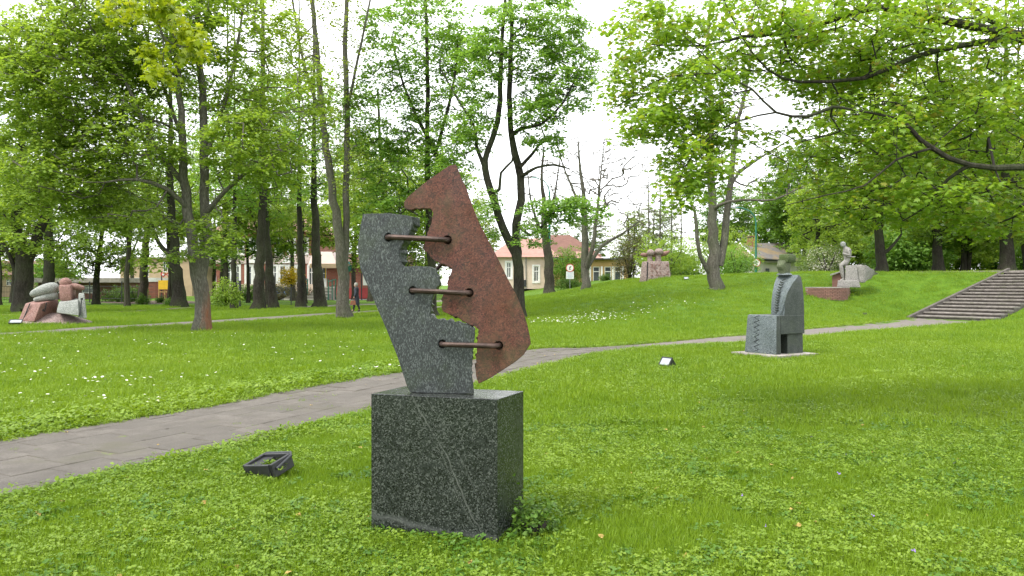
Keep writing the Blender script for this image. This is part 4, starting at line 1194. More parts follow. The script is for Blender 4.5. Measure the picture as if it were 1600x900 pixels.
for (a, b_, r) in STAPLES:
    x0, z0 = onplane(*a); x1, z1 = onplane(*b_)
    b = Buf(); pts = [(x0, .05, z0), (x0, .0, z0), (x0 + .006, -.02, z0), (x0 + .026, -.034, z0), (x0 * .5 + x1 * .5, -.037, (z0 + z1) / 2), (x1 - .026, -.034, z1), (x1 - .006, -.02, z1), (x1, 0, z1), (x1, .05, z1)]
    b.tube(pts, r, 8)
    part('iron_bar', b, M['iron'], sculp, smooth=True, sub=1, rough=.0022, rscale=45)
b = Buf(); x0, z0 = onplane(672, 424); x1, z1 = onplane(692, 403); b.tube([(x0, .10, z0), (x1, .095, z1)], .013, 8)
x0, z0 = onplane(655, 440); 
part('back_rod', b, M['iron'], sculp, smooth=True)

# ------------------------------------------------------------------ seated zipper figure
TH = math.radians(58)
cn = Vector((PX(1213, 17.6), 17.6, 0))
org = cn - Vector((math.cos(TH), -math.sin(TH), 0)) * .45
org.z = gz(org.x, org.y)
st_ = thing('seated_stone_figure', 'blue-grey granite seated figure with zipper carvings and a mossy head on a thin stone plate', 'sculpture', org, -TH)
bpy.context.view_layer.update()
b = Buf(); b.box((0.02, .45, .03), (1.32, 1.38, .09)); part('base_plate', b, M['concrete'], st_, bevel=.008)
def frustum(b, x0, x1, y0, y1, z0, z1, tx0=0, tx1=0, ty0=0, ty1=0):
    b.hexa([(x0, y0, z0), (x1, y0, z0), (x1, y1, z0), (x0, y1, z0), (x0 + tx0, y0 + ty0, z1), (x1 + tx1, y0 + ty0, z1), (x1 + tx1, y1 + ty1, z1), (x0 + tx0, y1 + ty1, z1)])
b = Buf(); frustum(b, -.46, .45, 0, .17, .07, .94, .06, -.02, .03, 0)
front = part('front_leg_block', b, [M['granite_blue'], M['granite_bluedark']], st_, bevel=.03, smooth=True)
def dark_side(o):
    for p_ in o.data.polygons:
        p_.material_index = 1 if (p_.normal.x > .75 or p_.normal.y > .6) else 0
def zigzag(x, w, z0, z1, n, gap, y0, y1):
    left = []; right = []
    for i in range(n + 1):
        z = z0 + (z1 - z0) * i / n; s = w if i % 2 else -w
        left.append((x + s - gap, z)); right.append((x + s + gap, z))
    b = Buf()
    for i in range(n):
        q = [left[i], right[i], right[i + 1], left[i + 1]]
        zo = .0012 * (i % 2)
        b.hexa([(q[0][0], y0, q[0][1] - zo), (q[1][0], y0, q[1][1] - zo), (q[1][0], y1, q[1][1] - zo), (q[0][0], y1, q[0][1] - zo),
                (q[3][0], y0, q[3][1] + zo), (q[2][0], y0, q[2][1] + zo), (q[2][0], y1, q[2][1] + zo), (q[3][0], y1, q[3][1] + zo)])
    return b
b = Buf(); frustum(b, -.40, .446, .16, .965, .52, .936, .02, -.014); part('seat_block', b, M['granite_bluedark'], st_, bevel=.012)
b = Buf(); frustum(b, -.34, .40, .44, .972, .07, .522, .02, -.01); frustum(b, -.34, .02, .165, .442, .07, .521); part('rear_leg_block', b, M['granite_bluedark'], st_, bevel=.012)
zs = [.935, 1.2, 1.45, 1.65, 1.80, 1.85]
rf = [.30, .33, .45, .64, .86, .90]; lf = [.60, .61, .65, .71, .78, .83]; xr = [.42, .41, .39, .37, .34, .30]; xl = [-.20, -.20, -.20, -.20, -.19, -.16]; bk = [.965, .965, .965, .96, .95, .93]
b = Buf(); vs = []; NN = 8
for z, r_, l_, xr_, xl_, bk_ in zip(zs, rf, lf, xr, xl, bk):
    vs += [(xl_, l_, z), (xr_, r_, z), (xr_ - .01, bk_ + .03, z), (xl_ + .02, bk_ + .03, z)]
fs = []
for i in range(len(zs) - 1):
    for j in range(4):
        fs.append((i * 4 + j, i * 4 + (j + 1) % 4, (i + 1) * 4 + (j + 1) % 4, (i + 1) * 4 + j))
fs += [(3, 2, 1, 0), tuple((len(zs) - 1) * 4 + j for j in range(4))]
b.add(vs, fs)
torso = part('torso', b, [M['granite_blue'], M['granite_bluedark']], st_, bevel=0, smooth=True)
me = torso.data
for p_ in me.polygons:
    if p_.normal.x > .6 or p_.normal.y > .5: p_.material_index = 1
# carved zippers
bpy.context.view_layer.update()
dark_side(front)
boolean_cut(front, zigzag(-.12, .07, .10, .93, 15, .019, -.06, .075))
# torso zipper follows the slanting front: light raised teeth
b = Buf()
nt = 13
for i in range(nt):
    z = 1.0 + i * .058
    yl = np.interp(z, zs, lf); yr = np.interp(z, zs, rf); xl_ = np.interp(z, zs, xl); xr_ = np.interp(z, zs, xr)
    for t0, t1, dz in ((.28, .44, .0), (.40, .56, .029)):
        pA = Vector((xl_ + (xr_ - xl_) * t0, yl + (yr - yl) * t0, z + dz)); pB = Vector((xl_ + (xr_ - xl_) * t1, yl + (yr - yl) * t1, z + dz + (.02 if dz else -.02)))
        b.tube([pA + Vector((0, -.006, 0)), pB + Vector((0, -.006, 0))], .013, 5)
part('chest_zipper', b, M['granite_bluedark'], st_)
b = Buf(); b.tube([(.30, .30 + .02, .95), (.392, .33 - .008, 1.2), (.375, .45 - .008, 1.45), (.355, .64 - .008, 1.65), (.33, .86 - .01, 1.80)], .014, 6); part('shoulder_edge', b, M['granite_blue'], st_, smooth=True)
b = Buf(); b.lathe([(.17, 0), (.16, .03), (.12, .05)], (-.02, .84, 1.848), 14, 1.15, .8); part('collar', b, M['granite_blue'], st_, smooth=True)
hc = Vector((-.02, .84, 1.86))
b = Buf()
prof = [(.100, .115, 0.0, 0), (.108, .12, .06, 0), (.115, .135, .11, -.006), (.118, .145, .16, -.012), (.116, .15, .20, -.012), (.118, .15, .24, -.01), (.12, .15, .28, 0), (.11, .14, .33, .0)]
rings = []
for (rx, ry, z, oy) in prof:
    for q in range(16):
        a = 2 * math.pi * q / 16; c_, s_ = math.cos(a), math.sin(a)
        ex = .62
        x = rx * math.copysign(abs(c_) ** ex, c_); y = ry * math.copysign(abs(s_) ** ex, s_) + oy
        if s_ < -.85 and .12 < z < .27: y -= .035 * (1 if z < .22 else .5)          # nose
        if s_ < -.6 and .05 < z < .09: y -= .012
        rings.append((hc.x + x, hc.y + y, hc.z + z))
m_ = len(prof); fs = [(i * 16 + q, i * 16 + (q + 1) % 16, (i + 1) * 16 + (q + 1) % 16, (i + 1) * 16 + q) for i in range(m_ - 1) for q in range(16)]
fs += [tuple(reversed(range(16))), tuple((m_ - 1) * 16 + q for q in range(16))]
b.add(rings, fs); part('head', b, M['pale_moss_stone'], st_, smooth=True)
b = Buf(); b.box((hc.x + .035, hc.y + .055, hc.z + .375), (.27, .30, .20)); part('mossy_hair', b, M['moss_stone'], st_, bevel=.05, smooth=True, sub=1, rough=.012, rscale=9)
b = Buf(); b.tube([(hc.x - .05, hc.y - .142, hc.z + .12), (hc.x + .05, hc.y - .142, hc.z + .12)], .010, 6); part('lips', b, M['moss_stone'], st_, smooth=True)
b = Buf(); b.tube([(hc.x - .07, hc.y - .150, hc.z + .235), (hc.x + .07, hc.y - .150, hc.z + .235)], .012, 6); part('brow', b, M['moss_stone'], st_, smooth=True)

# ------------------------------------------------------------------ helper for local points from pixels
def LP(root, x, y, d): return P(x, y, d) - root.location

# --- reclining figures on the left
rl = thing('reclining_figures_sculpture', 'pink and pale grey granite reclining figures on a low stone mound at the left', 'sculpture', (PX(78, 33), 33, 0))
b = Buf(); b.lathe([(2.05, -.05), (1.75, .07), (1.3, .2), (.8, .36), (.3, .44), (.05, .45)], (.05, 0, 0), 24, .92, .62)
part('stone_mound', b, M['granite_rosy'], rl, smooth=True, sub=1, rough=.03, rscale=2)
L = lambda x, y, d: LP(rl, x, y, d)
b = Buf(); b.hexa([L(28, 501, 32.2), L(53, 503, 31.9), L(90, 489, 33.3), L(60, 487, 33.9), L(40, 474, 32.4), L(64, 474, 32.1), L(92, 467, 33.3), L(62, 467, 33.9)])
part('pink_leg_block', b, M['granite_pink'], rl, bevel=.06, smooth=True, sub=1, rough=.012)
for pq, rq in (([L(36, 500, 32.15), L(47, 474, 32.2)], .022), ([L(70, 487, 32.4), L(73, 473, 32.4)], .02), ([L(67, 486, 32.4), L(67.5, 484, 32.3)], .04)):
    b = Buf(); b.tube(pq, rq, 6); part('groove_shade', b, M['dark_metal'], rl)  # uncut: dark rods on the stone paint the shade of grooves
skin_mesh('grey_body', [L(46, 462, 32.6), L(57, 457, 32.7), L(70, 453, 32.8), L(84, 450, 33), L(92, 455, 33.1)], [(0, 1), (1, 2), (2, 3), (3, 4)], [.12, .2, .27, .33, .22], M['granite_pale'], rl)
skin_mesh('grey_lower_body', [L(52, 469, 32.6), L(66, 466, 32.7), L(82, 462, 32.9), L(92, 462, 33)], [(0, 1), (1, 2), (2, 3)], [.1, .14, .2, .18], M['granite_pale'], rl)
b = Buf(); b.hexa([L(94, 471, 32.3), L(112, 472, 32.2), L(119, 468, 33.0), L(95, 466, 33.0), L(91, 446, 32.3), L(110, 445, 32.2), L(121, 443, 33.0), L(95, 442, 33.0)])
part('pink_torso', b, M['granite_pink'], rl, bevel=.09, smooth=True, sub=1, rough=.012)
skin_mesh('pink_arm', [L(110, 447, 32.6), L(120, 448, 32.6), L(133, 451, 32.7)], [(0, 1), (1, 2)], [.16, .15, .09], M['granite_pink'], rl)
b = Buf(); b.lathe([(.05, -.16), (.2, -.12), (.24, 0), (.2, .12), (.09, .2), (.01, .215)], L(103, 442, 32.6), 16); part('pink_head', b, M['granite_pink'], rl, smooth=True)
b = Buf(); b.hexa([L(88, 489, 32.1), L(124, 494, 31.9), L(134, 492, 33.0), L(92, 486, 33.4), L(92, 471, 32.3), L(122, 468, 32.1), L(132, 465, 33.0), L(95, 468, 33.3)])
part('grey_lap_block', b, M['granite_pale'], rl, bevel=.09, smooth=True, sub=1, rough=.015)
b = Buf(); b.hexa([L(122, 497, 32.1), L(136, 498, 32.1), L(136, 494, 33.0), L(122, 493, 33.0), L(123, 458, 32.3), L(132, 459, 32.3), L(132, 458, 33.0), L(123, 457, 33.0)])
part('grey_shin_block', b, M['granite_pale'], rl, bevel=.06, smooth=True, sub=1, rough=.012)
b = Buf(); b.tube([L(125, 493, 32.0), L(128, 468, 32.15)], .02, 6); part('groove_shade', b, M['dark_metal'], rl)  # another dark rod painting groove shade on the shin
b = Buf(); b.lathe([(.045, -.04), (.045, .04)], L(128, 467, 32.1), 10); part('hole_shade', b, M['dark_metal'], rl)  # dark plug painted as the shade inside a hole, nothing is drilled

# --- twin-headed sculpture on the crest
tx = PX(1023, 50); tz = gz(tx, 50)
tw = thing('twin_headed_sculpture', 'rough rosy granite block with two domed heads and a horn-like bar across, on the crest', 'sculpture', (tx, 50, tz))
oz = (P(1023, 437, 50).z - tz)
def T(x, y, dd=0): return Vector(((x - 1023) / F * 50, dd, oz + (437 - y) / F * 50))
b = Buf()
for (xa, xb, xc, xd) in ((1000.5, 1008.2, 1010.2, 1004.5), (1010.5, 1047.5, 1043.5, 1012.4)):
    b.hexa([T(xa, 441, -.35), T(xb, 441, -.35), T(xb, 441, .45), T(xa, 441, .45), T(xd, 408.5, -.2), T(xc, 408.5, -.2), T(xc, 408.5, .35), T(xd, 408.5, .35)])
part('body_block', b, M['granite_rosy'], tw, bevel=.05, smooth=True, sub=3, rough=.035, rscale=5)
b = Buf(); b.hexa([T(1007, 440, -.25), T(1012, 440, -.25), T(1012, 440, .35), T(1007, 440, .35), T(1009, 409.5, -.12), T(1013, 409.5, -.12), T(1013, 409.5, .25), T(1009, 409.5, .25)]); part('slit_shade', b, M['dark_metal'], tw)  # dark filler painting the shade in the slit between the two blocks
rr = random.Random(4); b = Buf()
for q in range(46):
    x = rr.uniform(1016, 1044); y = rr.uniform(412, 432); yy = -.36 + (437 - y) / 28 * .14
    b.box(T(x, y, yy - .0), (rr.uniform(.05, .13), .03, rr.uniform(.02, .045)), 0, 1, 0, rr.uniform(-.5, .5))
o = part('chiselled_relief', b, M['granite_pink'], tw, bevel=.006); o['kind'] = 'stuff'
for (x0, yt) in ((1015.5, 393), (1028.5, 391.5)):
    b = Buf(); c0 = T(x0, 409, .05); r0 = .17 if x0 < 1020 else .2
    b.lathe([(r0 * 1.15, -.05), (r0, .1), (r0 * .88, .32), (r0 * .95, .45), (r0 * 1.12, .52)], c0, 12); part('neck', b, M['granite_rosy'], tw, smooth=True)
    b = Buf(); r0 *= 1.18; c0 = T(x0 + .7, yt + 1.6, -.05); b.lathe([(r0 * .9, -.16), (r0 * 1.18, -.08), (r0 * 1.2, .03), (r0 * .95, .12), (r0 * .6, .18), (r0 * .15, .2)], c0, 14); part('domed_head', b, M['granite_rosy'], tw, smooth=True)
skin_mesh('horn_bar', [T(1000.5, 397.5, .1), T(1007, 398.5, .12), T(1015, 398, .22), T(1024, 398.5, .1), T(1031, 398.5, .22), T(1040, 396, .08), T(1046.5, 392, -.05)], [(i, i + 1) for i in range(6)], [.12, .15, .12, .15, .14, .16, .06], M['granite_pink'], tw)

# --- stone statue on the bank with its brick plinth and rock
SD = 42.0
sx0 = PX(1325, SD); sz0 = gz(sx0, SD)
stt = thing('seated_statue', 'pale stone seated nude with crossed arms beside a jutting rock on the bank', 'statue', (sx0, SD, sz0))
S = lambda x, y, dd=0.0: LP(stt, x, y, SD + dd)
b = Buf(); b.hexa([S(1320, 446, -.35), S(1342, 447, -.35), S(1342, 447, .5), S(1320, 446, .5), S(1321, 415, -.3), S(1338, 414, -.3), S(1338, 414, .4), S(1321, 415, .4)])
part('seat_block', b, M['statue_stone'], stt, bevel=.03, smooth=True, sub=2, rough=.02, rscale=4)
b = Buf(); b.hexa([S(1308, 448, -.5), S(1344, 449, -.5), S(1344, 449, .4), S(1308, 448, .4), S(1309, 438, -.5), S(1342, 438, -.5), S(1342, 438, .4), S(1309, 438, .4)])
part('foot_slab', b, M['statue_stone'], stt, bevel=.03, smooth=True, sub=2, rough=.03, rscale=4)
b = Buf(); b.hexa([S(1340, 441, -.2), S(1352, 443, -.3), S(1362, 433, .6), S(1345, 433, .8), S(1336, 414, -.2), S(1352, 413, -.4), S(1374, 428, .5), S(1345, 413, .9)])
part('jutting_rock', b, M['statue_stone'], stt, bevel=.06, smooth=True, sub=4, rough=.09, rscale=2.2)
ht = [S(1328, 411, .0), S(1325, 403, -.02), S(1323, 396, -.04), S(1321.5, 390, -.05), S(1319.5, 386.5, -.07), S(1318, 383, -.09),
      S(1320, 411.5, -.12), S(1313.5, 413, -.2), S(1315.5, 426, -.18), S(1318, 436.5, -.16), S(1312.5, 438, -.22),
      S(1321, 411.5, .16), S(1315, 413, .15), S(1317, 426, .17), S(1319, 436.5, .18), S(1313.5, 438, .16),
      S(1324, 391, -.26), S(1327, 399, -.3), S(1316, 396, -.28), S(1325, 391, .18), S(1328, 398, .2), S(1318, 393, .0)]
ed = [(0, 1), (1, 2), (2, 3), (3, 4), (4, 5), (0, 6), (6, 7), (7, 8), (8, 9), (9, 10), (0, 11), (11, 12), (12, 13), (13, 14), (14, 15), (3, 16), (16, 17), (17, 18), (3, 19), (19, 20), (20, 21)]
rd = [.23, .18, .24, .19, .08, .12, .16, .11, .11, .07, .06, .16, .11, .11, .07, .06, .10, .08, .07, .10, .08, .07]
skin_mesh('body', ht, ed, rd, M['statue_stone'], stt)
b = Buf(); b.lathe([(.03, -.14), (.11, -.10), (.145, 0), (.13, .09), (.04, .15)], S(1317, 382, -.09), 14, .95, 1.1); part('head', b, M['granite_pale'], stt, smooth=True)
b = Buf(); b.box(S(1327, 401.5, -.05), (.44, .52, .05)); part('waist_cord', b, M['statue_stone'], stt, bevel=.02)

brick_me = None
def brick_mesh(mat, s):
    import bmesh
    b = Buf(); b.box((0, 0, 0), s)
    me = bpy.data.meshes.new('brick'); me.from_pydata(b.v, [], b.f); me.materials.append(mat); fix_normals(me)
    return me
k = NT('plinth_brick'); oi = k.n('ShaderNodeObjectInfo')
k.color(k.mix(k.ramp(k.noise(9, 4), [(.3, 0.0), (.7, .5)]), k.ramp(oi.outputs['Random'], [(0, (.17, .075, .055)), (1, (.26, .12, .09))]), (.16, .12, .1))); k.rough(.9)
M['brick'] = k.m
M['mortar'] = simple('mortar', (.24, .2, .17), .95, .2, 6)
px0 = PX(1303, 40.5); pz0 = gz(px0, 40.5)
pl = thing('brick_plinth', 'low curved brick platform with a flat stone top in front of the statue', 'plinth', (px0, 40.5, pz0))
K = lambda x, y, d: LP(pl, x, y, d)
arc = []
for i in range(25):
    t = i / 24; x = 1265 + (1338 - 1265) * t
    bul = .9 * math.sin(math.pi * min(1, t * 1.05))
    arc.append((PX(x, 40.6) - px0, .35 - bul + (.9 * t if t > .7 else .63) * max(0, t - .7) * 2.2))
ztop = P(0, 448.5, 40.5).z - pz0; zbot = ztop - .42
core = [(a[0] * .985 + .01, a[1] + .05) for a in arc] + [(arc[-1][0] + .1, 1.5), (arc[0][0] + .3, 1.5)]
n_ = len(core)
b = Buf(); b.add([(p[0], p[1], zbot - .4) for p in core] + [(p[0], p[1], ztop - .05) for p in core], [tuple(reversed(range(n_))), tuple(range(n_, 2 * n_))] + [(i, (i + 1) % n_, (i + 1) % n_ + n_, i + n_) for i in range(n_)])
part('core', b, M['mortar'], pl)
top = [(a[0], a[1] - .03) for a in arc] + [(arc[-1][0] + .12, 1.52), (arc[0][0] + .28, 1.52)]
b = Buf(); b.add([(p[0], p[1], ztop - .047) for p in top] + [(p[0], p[1], ztop) for p in top], [tuple(reversed(range(n_))), tuple(range(n_, 2 * n_))] + [(i, (i + 1) % n_, (i + 1) % n_ + n_, i + n_) for i in range(n_)])
part('stone_top', b, M['concrete'], pl)
bm_ = brick_mesh(M['brick'], (.20, .07, .062))
for r in range(8):
    dist = .105 * (r % 2)
    ar = np.array(arc); sg = np.hypot(*(ar[1:] - ar[:-1]).T); cs_ = np.concatenate([[0], np.cumsum(sg)])
    while dist < cs_[-1]:
        x = np.interp(dist, cs_, ar[:, 0]); y = np.interp(dist, cs_, ar[:, 1]); x2 = np.interp(min(dist + .05, cs_[-1]), cs_, ar[:, 0]); y2 = np.interp(min(dist + .05, cs_[-1]), cs_, ar[:, 1])
        o = link('brick', bm_, pl); o.location = (x, y + .02 + random.uniform(-.004, .004), ztop - .085 - r * .075); o.rotation_euler = (0, 0, math.atan2(y2 - y, max(1e-4, x2 - x)))
        dist += .213
fb = thing('flank_wall', 'short sloping brick wall with a stone coping left of the statue', 'wall', (PX(1305, 42.5), 42.5, gz(PX(1305, 42.5), 42.5)))
W = lambda x, y, d: LP(fb, x, y, d)
b = Buf(); b.hexa([W(1300, 450, 42.6), W(1314, 450, 42.2), W(1316, 450, 43.2), W(1302, 450, 43.6), W(1300, 431, 42.6), W(1314, 425.5, 42.2), W(1316, 425.5, 43.2), W(1302, 430, 43.6)]); part('brickwork', b, M['brick'], fb)
b = Buf(); b.hexa([W(1297, 431, 42.5), W(1315.5, 425, 42.0), W(1318, 425, 43.3), W(1300, 430, 43.8), W(1297, 428.5, 42.5), W(1315.5, 422.8, 42.0), W(1318, 423, 43.3), W(1300, 427.5, 43.8)]); part('coping', b, M['statue_stone'], fb, bevel=.01)

# ------------------------------------------------------------------ staircase
ang = math.atan2(E1[1], E1[0])
stair = thing('stone_staircase', 'broad worn stone stairs climbing the bank at the right end of the path', 'staircase', (S0[0], S0[1], 0), ang)
# local x climbs, local -y runs along each step to the right
k = NT('stair_stone'); cw = k.coord('World')
c = k.ramp(k.noise(4, 6, .7, cw), [(.3, (.13, .115, .10)), (.7, (.29, .26, .235))])
c = k.mix(k.ramp(k.noise(1.6, 5, .7, cw), [(.52, 0.0), (.7, .5)]), c, (.08, .1, .03))
k.color(c); k.rough(.95); k.bump(k.noise(25, 5, .7, cw), .7, .03); M['stair'] = k.m
M['stair_riser'] = simple('stair_riser', (.095, .083, .072), 1.0, .35, 5, bump=.8, bscale=30)
for i in range(NSTEP):
    b = Buf()
    n_ = 12; w = (SW - .02) / n_
    z1 = (i + 1) * RISE; x0 = i * TREAD
    # worn front edge: segments of slightly uneven height
    vs = []; rr = random.Random(i)
    for j in range(n_ + 1):
        dz = rr.uniform(-.008, .006); dx = rr.uniform(-.012, .012); y = -j * w
        vs += [(x0 + dx, y, z1 - .062), (x0 + dx - .004, y, z1 + dz - .01), (x0 + dx + .012, y, z1 + dz), (x0 + TREAD + .05, y, z1 + dz * .5 - .002), (x0 + TREAD + .05, y, z1 - .062)]
    fs = []
    for j in range(n_):
        for q in range(5):
            q2 = (q + 1) % 5
            fs.append((j * 5 + q, (j + 1) * 5 + q, (j + 1) * 5 + q2, j * 5 + q2))
    fs += [(0, 1, 2, 3, 4), tuple(n_ * 5 + q for q in (4, 3, 2, 1, 0))]
    b.add(vs, fs); part('step', b, M['stair'], stair)
    b = Buf(); b.box((x0 + .045 + TREAD / 2, -SW / 2, z1 - .062 - .15), (TREAD, SW - .04, .3)); part('riser', b, M['stair_riser'], stair)
b = Buf(); Lx = NSTEP * TREAD
b.hexa([(-.55, .0, -.25), (Lx + .1, .0, 2.05), (Lx + .1, .16, 2.05), (-.55, .16, -.25), (-.55, .0, .10), (Lx + .1, .0, 2.50), (Lx + .1, .16, 2.50), (-.55, .16, .10)])
part('side_curb', b, M['stair_riser'], stair, bevel=.01)
b = Buf(); b.box((Lx + .9, -SW / 2 + 1.6, NSTEP * RISE + .02), (1.9, SW + 7.2, .10)); part('landing', b, M['stair'], stair, bevel=.01)

# ------------------------------------------------------------------ floodlights
def floodlight(name, lab, x, y, z, rz, tilt, s, glass=True, group=None):
    t = thing(name, lab, 'floodlight', (x, y, z), rz)
    b = Buf(); R_ = Matrix.Rotation(tilt, 3, 'X')
    def hx(x0, x1, y0, y1, z0, z1): return [R_ @ (Vector(q) * s) + Vector((0, 0, .13 * s)) for q in ((x0, y0, z0), (x1, y0, z0), (x1, y1, z0), (x0, y1, z0), (x0, y0, z1), (x1, y0, z1), (x1, y1, z1), (x0, y1, z1))]
    # tapering housing, front is local -y
    v = [Vector(q) for q in ((-.5, -.12, -.32), (.5, -.12, -.32), (.36, .30, -.22), (-.36, .30, -.22), (-.5, -.12, .32), (.5, -.12, .32), (.36, .30, .22), (-.36, .30, .22))]
    b.hexa([R_ @ (Vector((q.x, q.y * (1.9 if q.y > 0 else 1), q.z)) * s) + Vector((0, 0, .28 * s)) for q in v])
    part('housing', b, M['black_plastic'], t, bevel=.02 * s)
    b = Buf()
    for (x0, x1, z0, z1) in ((-.54, .54, .28, .36), (-.54, .54, -.36, -.28), (-.54, -.46, -.28, .28), (.46, .54, -.28, .28)):
        b.hexa([R_ @ (Vector(q) * s) + Vector((0, 0, .28 * s)) for q in ((x0, -.2, z0), (x1, -.2, z0), (x1, -.1, z0), (x0, -.1, z0), (x0, -.2, z1), (x1, -.2, z1), (x1, -.1, z1), (x0, -.1, z1))])
    part('rim', b, M['black_plastic'], t, bevel=.01 * s)
    b = Buf(); b.hexa([R_ @ (Vector(q) * s) + Vector((0, 0, .28 * s)) for q in ((-.46, -.165, -.28), (.46, -.165, -.28), (.46, -.13, -.28), (-.46, -.13, -.28), (-.46, -.165, .28), (.46, -.165, .28), (.46, -.13, .28), (-.46, -.13, .28))])
    part('glass', b, M['lamp_glass'] if glass else M['black_plastic'], t)
    b = Buf(); b.tube([R_ @ Vector((-.56 * s, 0, 0)) + Vector((0, 0, .28 * s)), (-.56 * s, 0, .0), (-.3 * s, .05, -.05), (.3 * s, .05, -.05), (.56 * s, 0, 0), R_ @ Vector((.56 * s, 0, 0)) + Vector((0, 0, .28 * s))], .022 * s, 6)
    part('bracket', b, M['dark_metal'], t, smooth=True)
    return t
# near one: tipped on its back, its open frame overgrown
nb = thing('tipped_floodlight', 'black floodlight lying tipped over and overgrown in the grass, left of the dark block', 'floodlight', (PX(421, 6.65), 6.65, 0), math.radians(-32))
nb.rotation_euler = (math.radians(14), math.radians(-7), math.radians(-30)); nb.location.z = .06
b = Buf()
for (c0, s0) in (((-.155, 0, .03), (.03, .23, .12)), ((.155, 0, .03), (.03, .23, .12)), ((0, -.115, .03), (.28, .03, .12)), ((0, .115, .03), (.28, .03, .12))): b.box(c0, s0)
b.box((-.085, 0, .058), (.13, .205, .02)); part('housing_frame', b, M['black_plastic'], nb, bevel=.006)
b = Buf(); b.box((0, 0, -.015), (.285, .205, .03)); part('housing_back', b, M['black_plastic'], nb, bevel=.004)
b = Buf(); b.tube([(-.176, -.08, .04), (-.18, .10, .075), (-.14, .138, .085), (.14, .138, .085), (.18, .10, .075), (.176, -.08, .04)], .012, 8); part('bracket', b, M['dark_metal'], nb, smooth=True)
floodlight('floodlight', 'small black floodlight with a bright glass face, between the path and the seated figure', PX(1042, 15.6), 15.6, gz(PX(1042, 15.6), 15.6) + .02, math.radians(-58), math.radians(-34), .27)
x_ = PX(1351, 37); floodlight('floodlight', 'tiny floodlight on the bank left of the stairs', x_, 37, gz(x_, 37), math.radians(-30), math.radians(-8), .17, False)
x_ = PX(25, 31); floodlight('floodlight', 'flat pale-faced floodlight before the reclining figures', x_, 31, 0, math.radians(20), math.radians(-65), .42)
x_ = PX(1072, 47); floodlight('floodlight', 'tiny white-faced floodlight on the crest by the twin-headed sculpture', x_, 47, gz(x_, 47), 0, math.radians(-40), .26)

# ------------------------------------------------------------------ lamp posts and signs
def lamp_post(x, d, ytop, lab, arm=None, r=.075):
    X = PX(x, d); z = gz(X, d); zt = P(0, ytop, d).z - z
    t = thing('lamp_post', lab, 'lamp post', (X, d, z))
    b = Buf(); b.tube([(0, 0, -.1), (0, 0, 1.1)], r * 1.4, 10); b.tube([(0, 0, 1.1), (0, 0, zt)], [r, r * .75], 10); part('pole', b, M['green_paint'], t, smooth=True)
    b = Buf(); b.tube([(0, 0, zt - .02), (-.1, 0, zt + .45), (-.45, 0, zt + .9), (-1.1, 0, zt + 1.15), (-1.7, 0, zt + 1.2)], [.055, .05, .045, .045, .04], 8); part('arm', b, M['green_paint'], t, smooth=True)
    b = Buf(); b.hexa([(-2.3, -.12, zt + 1.13), (-1.6, -.09, zt + 1.15), (-1.6, .09, zt + 1.15), (-2.3, .12, zt + 1.13), (-2.2, -.07, zt + 1.27), (-1.6, -.05, zt + 1.26), (-1.6, .05, zt + 1.26), (-2.2, .07, zt + 1.27)]); part('lantern', b, M['steel'], t, bevel=.02)
    return t
lp = lamp_post(1181, 62, 348, 'green curved lamp post carrying a round sign in front of the white house')
lamp_post(858.5, 64, 300, 'green lamp post beside the thick bare trunk by the pink house', r=.11)
def disc(b, c, r, y0, y1, n=24, r_in=0.0):
    if r_in <= 0:
        b.add([(c[0] + r * math.cos(2 * math.pi * q / n), y0, c[2] + r * math.sin(2 * math.pi * q / n)) for q in range(n)] + [(c[0] + r * math.cos(2 * math.pi * q / n), y1, c[2] + r * math.sin(2 * math.pi * q / n)) for q in range(n)],
              [tuple(range(n)), tuple(reversed(range(n, 2 * n)))] + [(q, q + n, (q + 1) % n + n, (q + 1) % n) for q in range(n)])
    else:
        vs = []
        for rr_, yy in ((r, y0), (r_in, y0), (r, y1), (r_in, y1)):
            vs += [(c[0] + rr_ * math.cos(2 * math.pi * q / n), yy, c[2] + rr_ * math.sin(2 * math.pi * q / n)) for q in range(n)]
        fs = []
        for q in range(n):
            p2 = (q + 1) % n
            fs += [(q, p2, n + p2, n + q), (2 * n + q, 3 * n + q, 3 * n + p2, 2 * n + p2), (q, 2 * n + q, 2 * n + p2, p2), (n + q, n + p2, 3 * n + p2, 3 * n + q)]
        b.add(vs, fs)
sg = thing('lamp_post_sign', 'oval white sign with thin red edge on the green curved lamp post', 'sign', (PX(1181, 62), 61.88, P(0, 410.5, 62).z))
b = Buf(); disc(b, (0, 0, 0), .3, -.0, .02); part('plate', b, M['white_paint'], sg)
b = Buf(); disc(b, (0, 0, 0), .305, -.012, -.002, 24, .27); part('red_rim', b, M['red_paint'], sg)
b = Buf(); b.box((0, -.01, .1), (.14, .012, .11)); b.box((0, -.01, -.12), (.12, .012, .09)); b.box((0, -.01, .02), (.05, .012, .04)); part('dark_mark', b, M['black_print'], sg)
rs = thing('round_traffic_sign', 'round red-edged sign over a pale text board, before the round bush', 'sign', (PX(890.5, 60), 60, gz(PX(890.5, 60), 60)))
zz = rs.location.z; c1 = P(0, 418.5, 60).z - zz; c2 = P(0, 430, 60).z - zz
b = Buf(); b.tube([(0, .05, -.1), (0, .05, c1 + .2)], .03, 8); part('post', b, M['steel'], rs)
b = Buf(); disc(b, (0, 0, c1), .30, 0, .02); part('disc', b, M['white_paint'], rs)
b = Buf(); disc(b, (0, 0, c1), .305, -.012, -.002, 28, .258); part('red_ring', b, M['red_paint'], rs)
b = Buf(); b.box((.02, -.01, c1 + .07), (.15, .01, .06), 0, 1, 0, -.4); b.box((-.02, -.01, c1 - .03), (.05, .01, .14), 0, 1, 0, .5); b.box((0, -.01, c1 - .12), (.13, .01, .04)); part('pictogram', b, M['black_print'], rs)
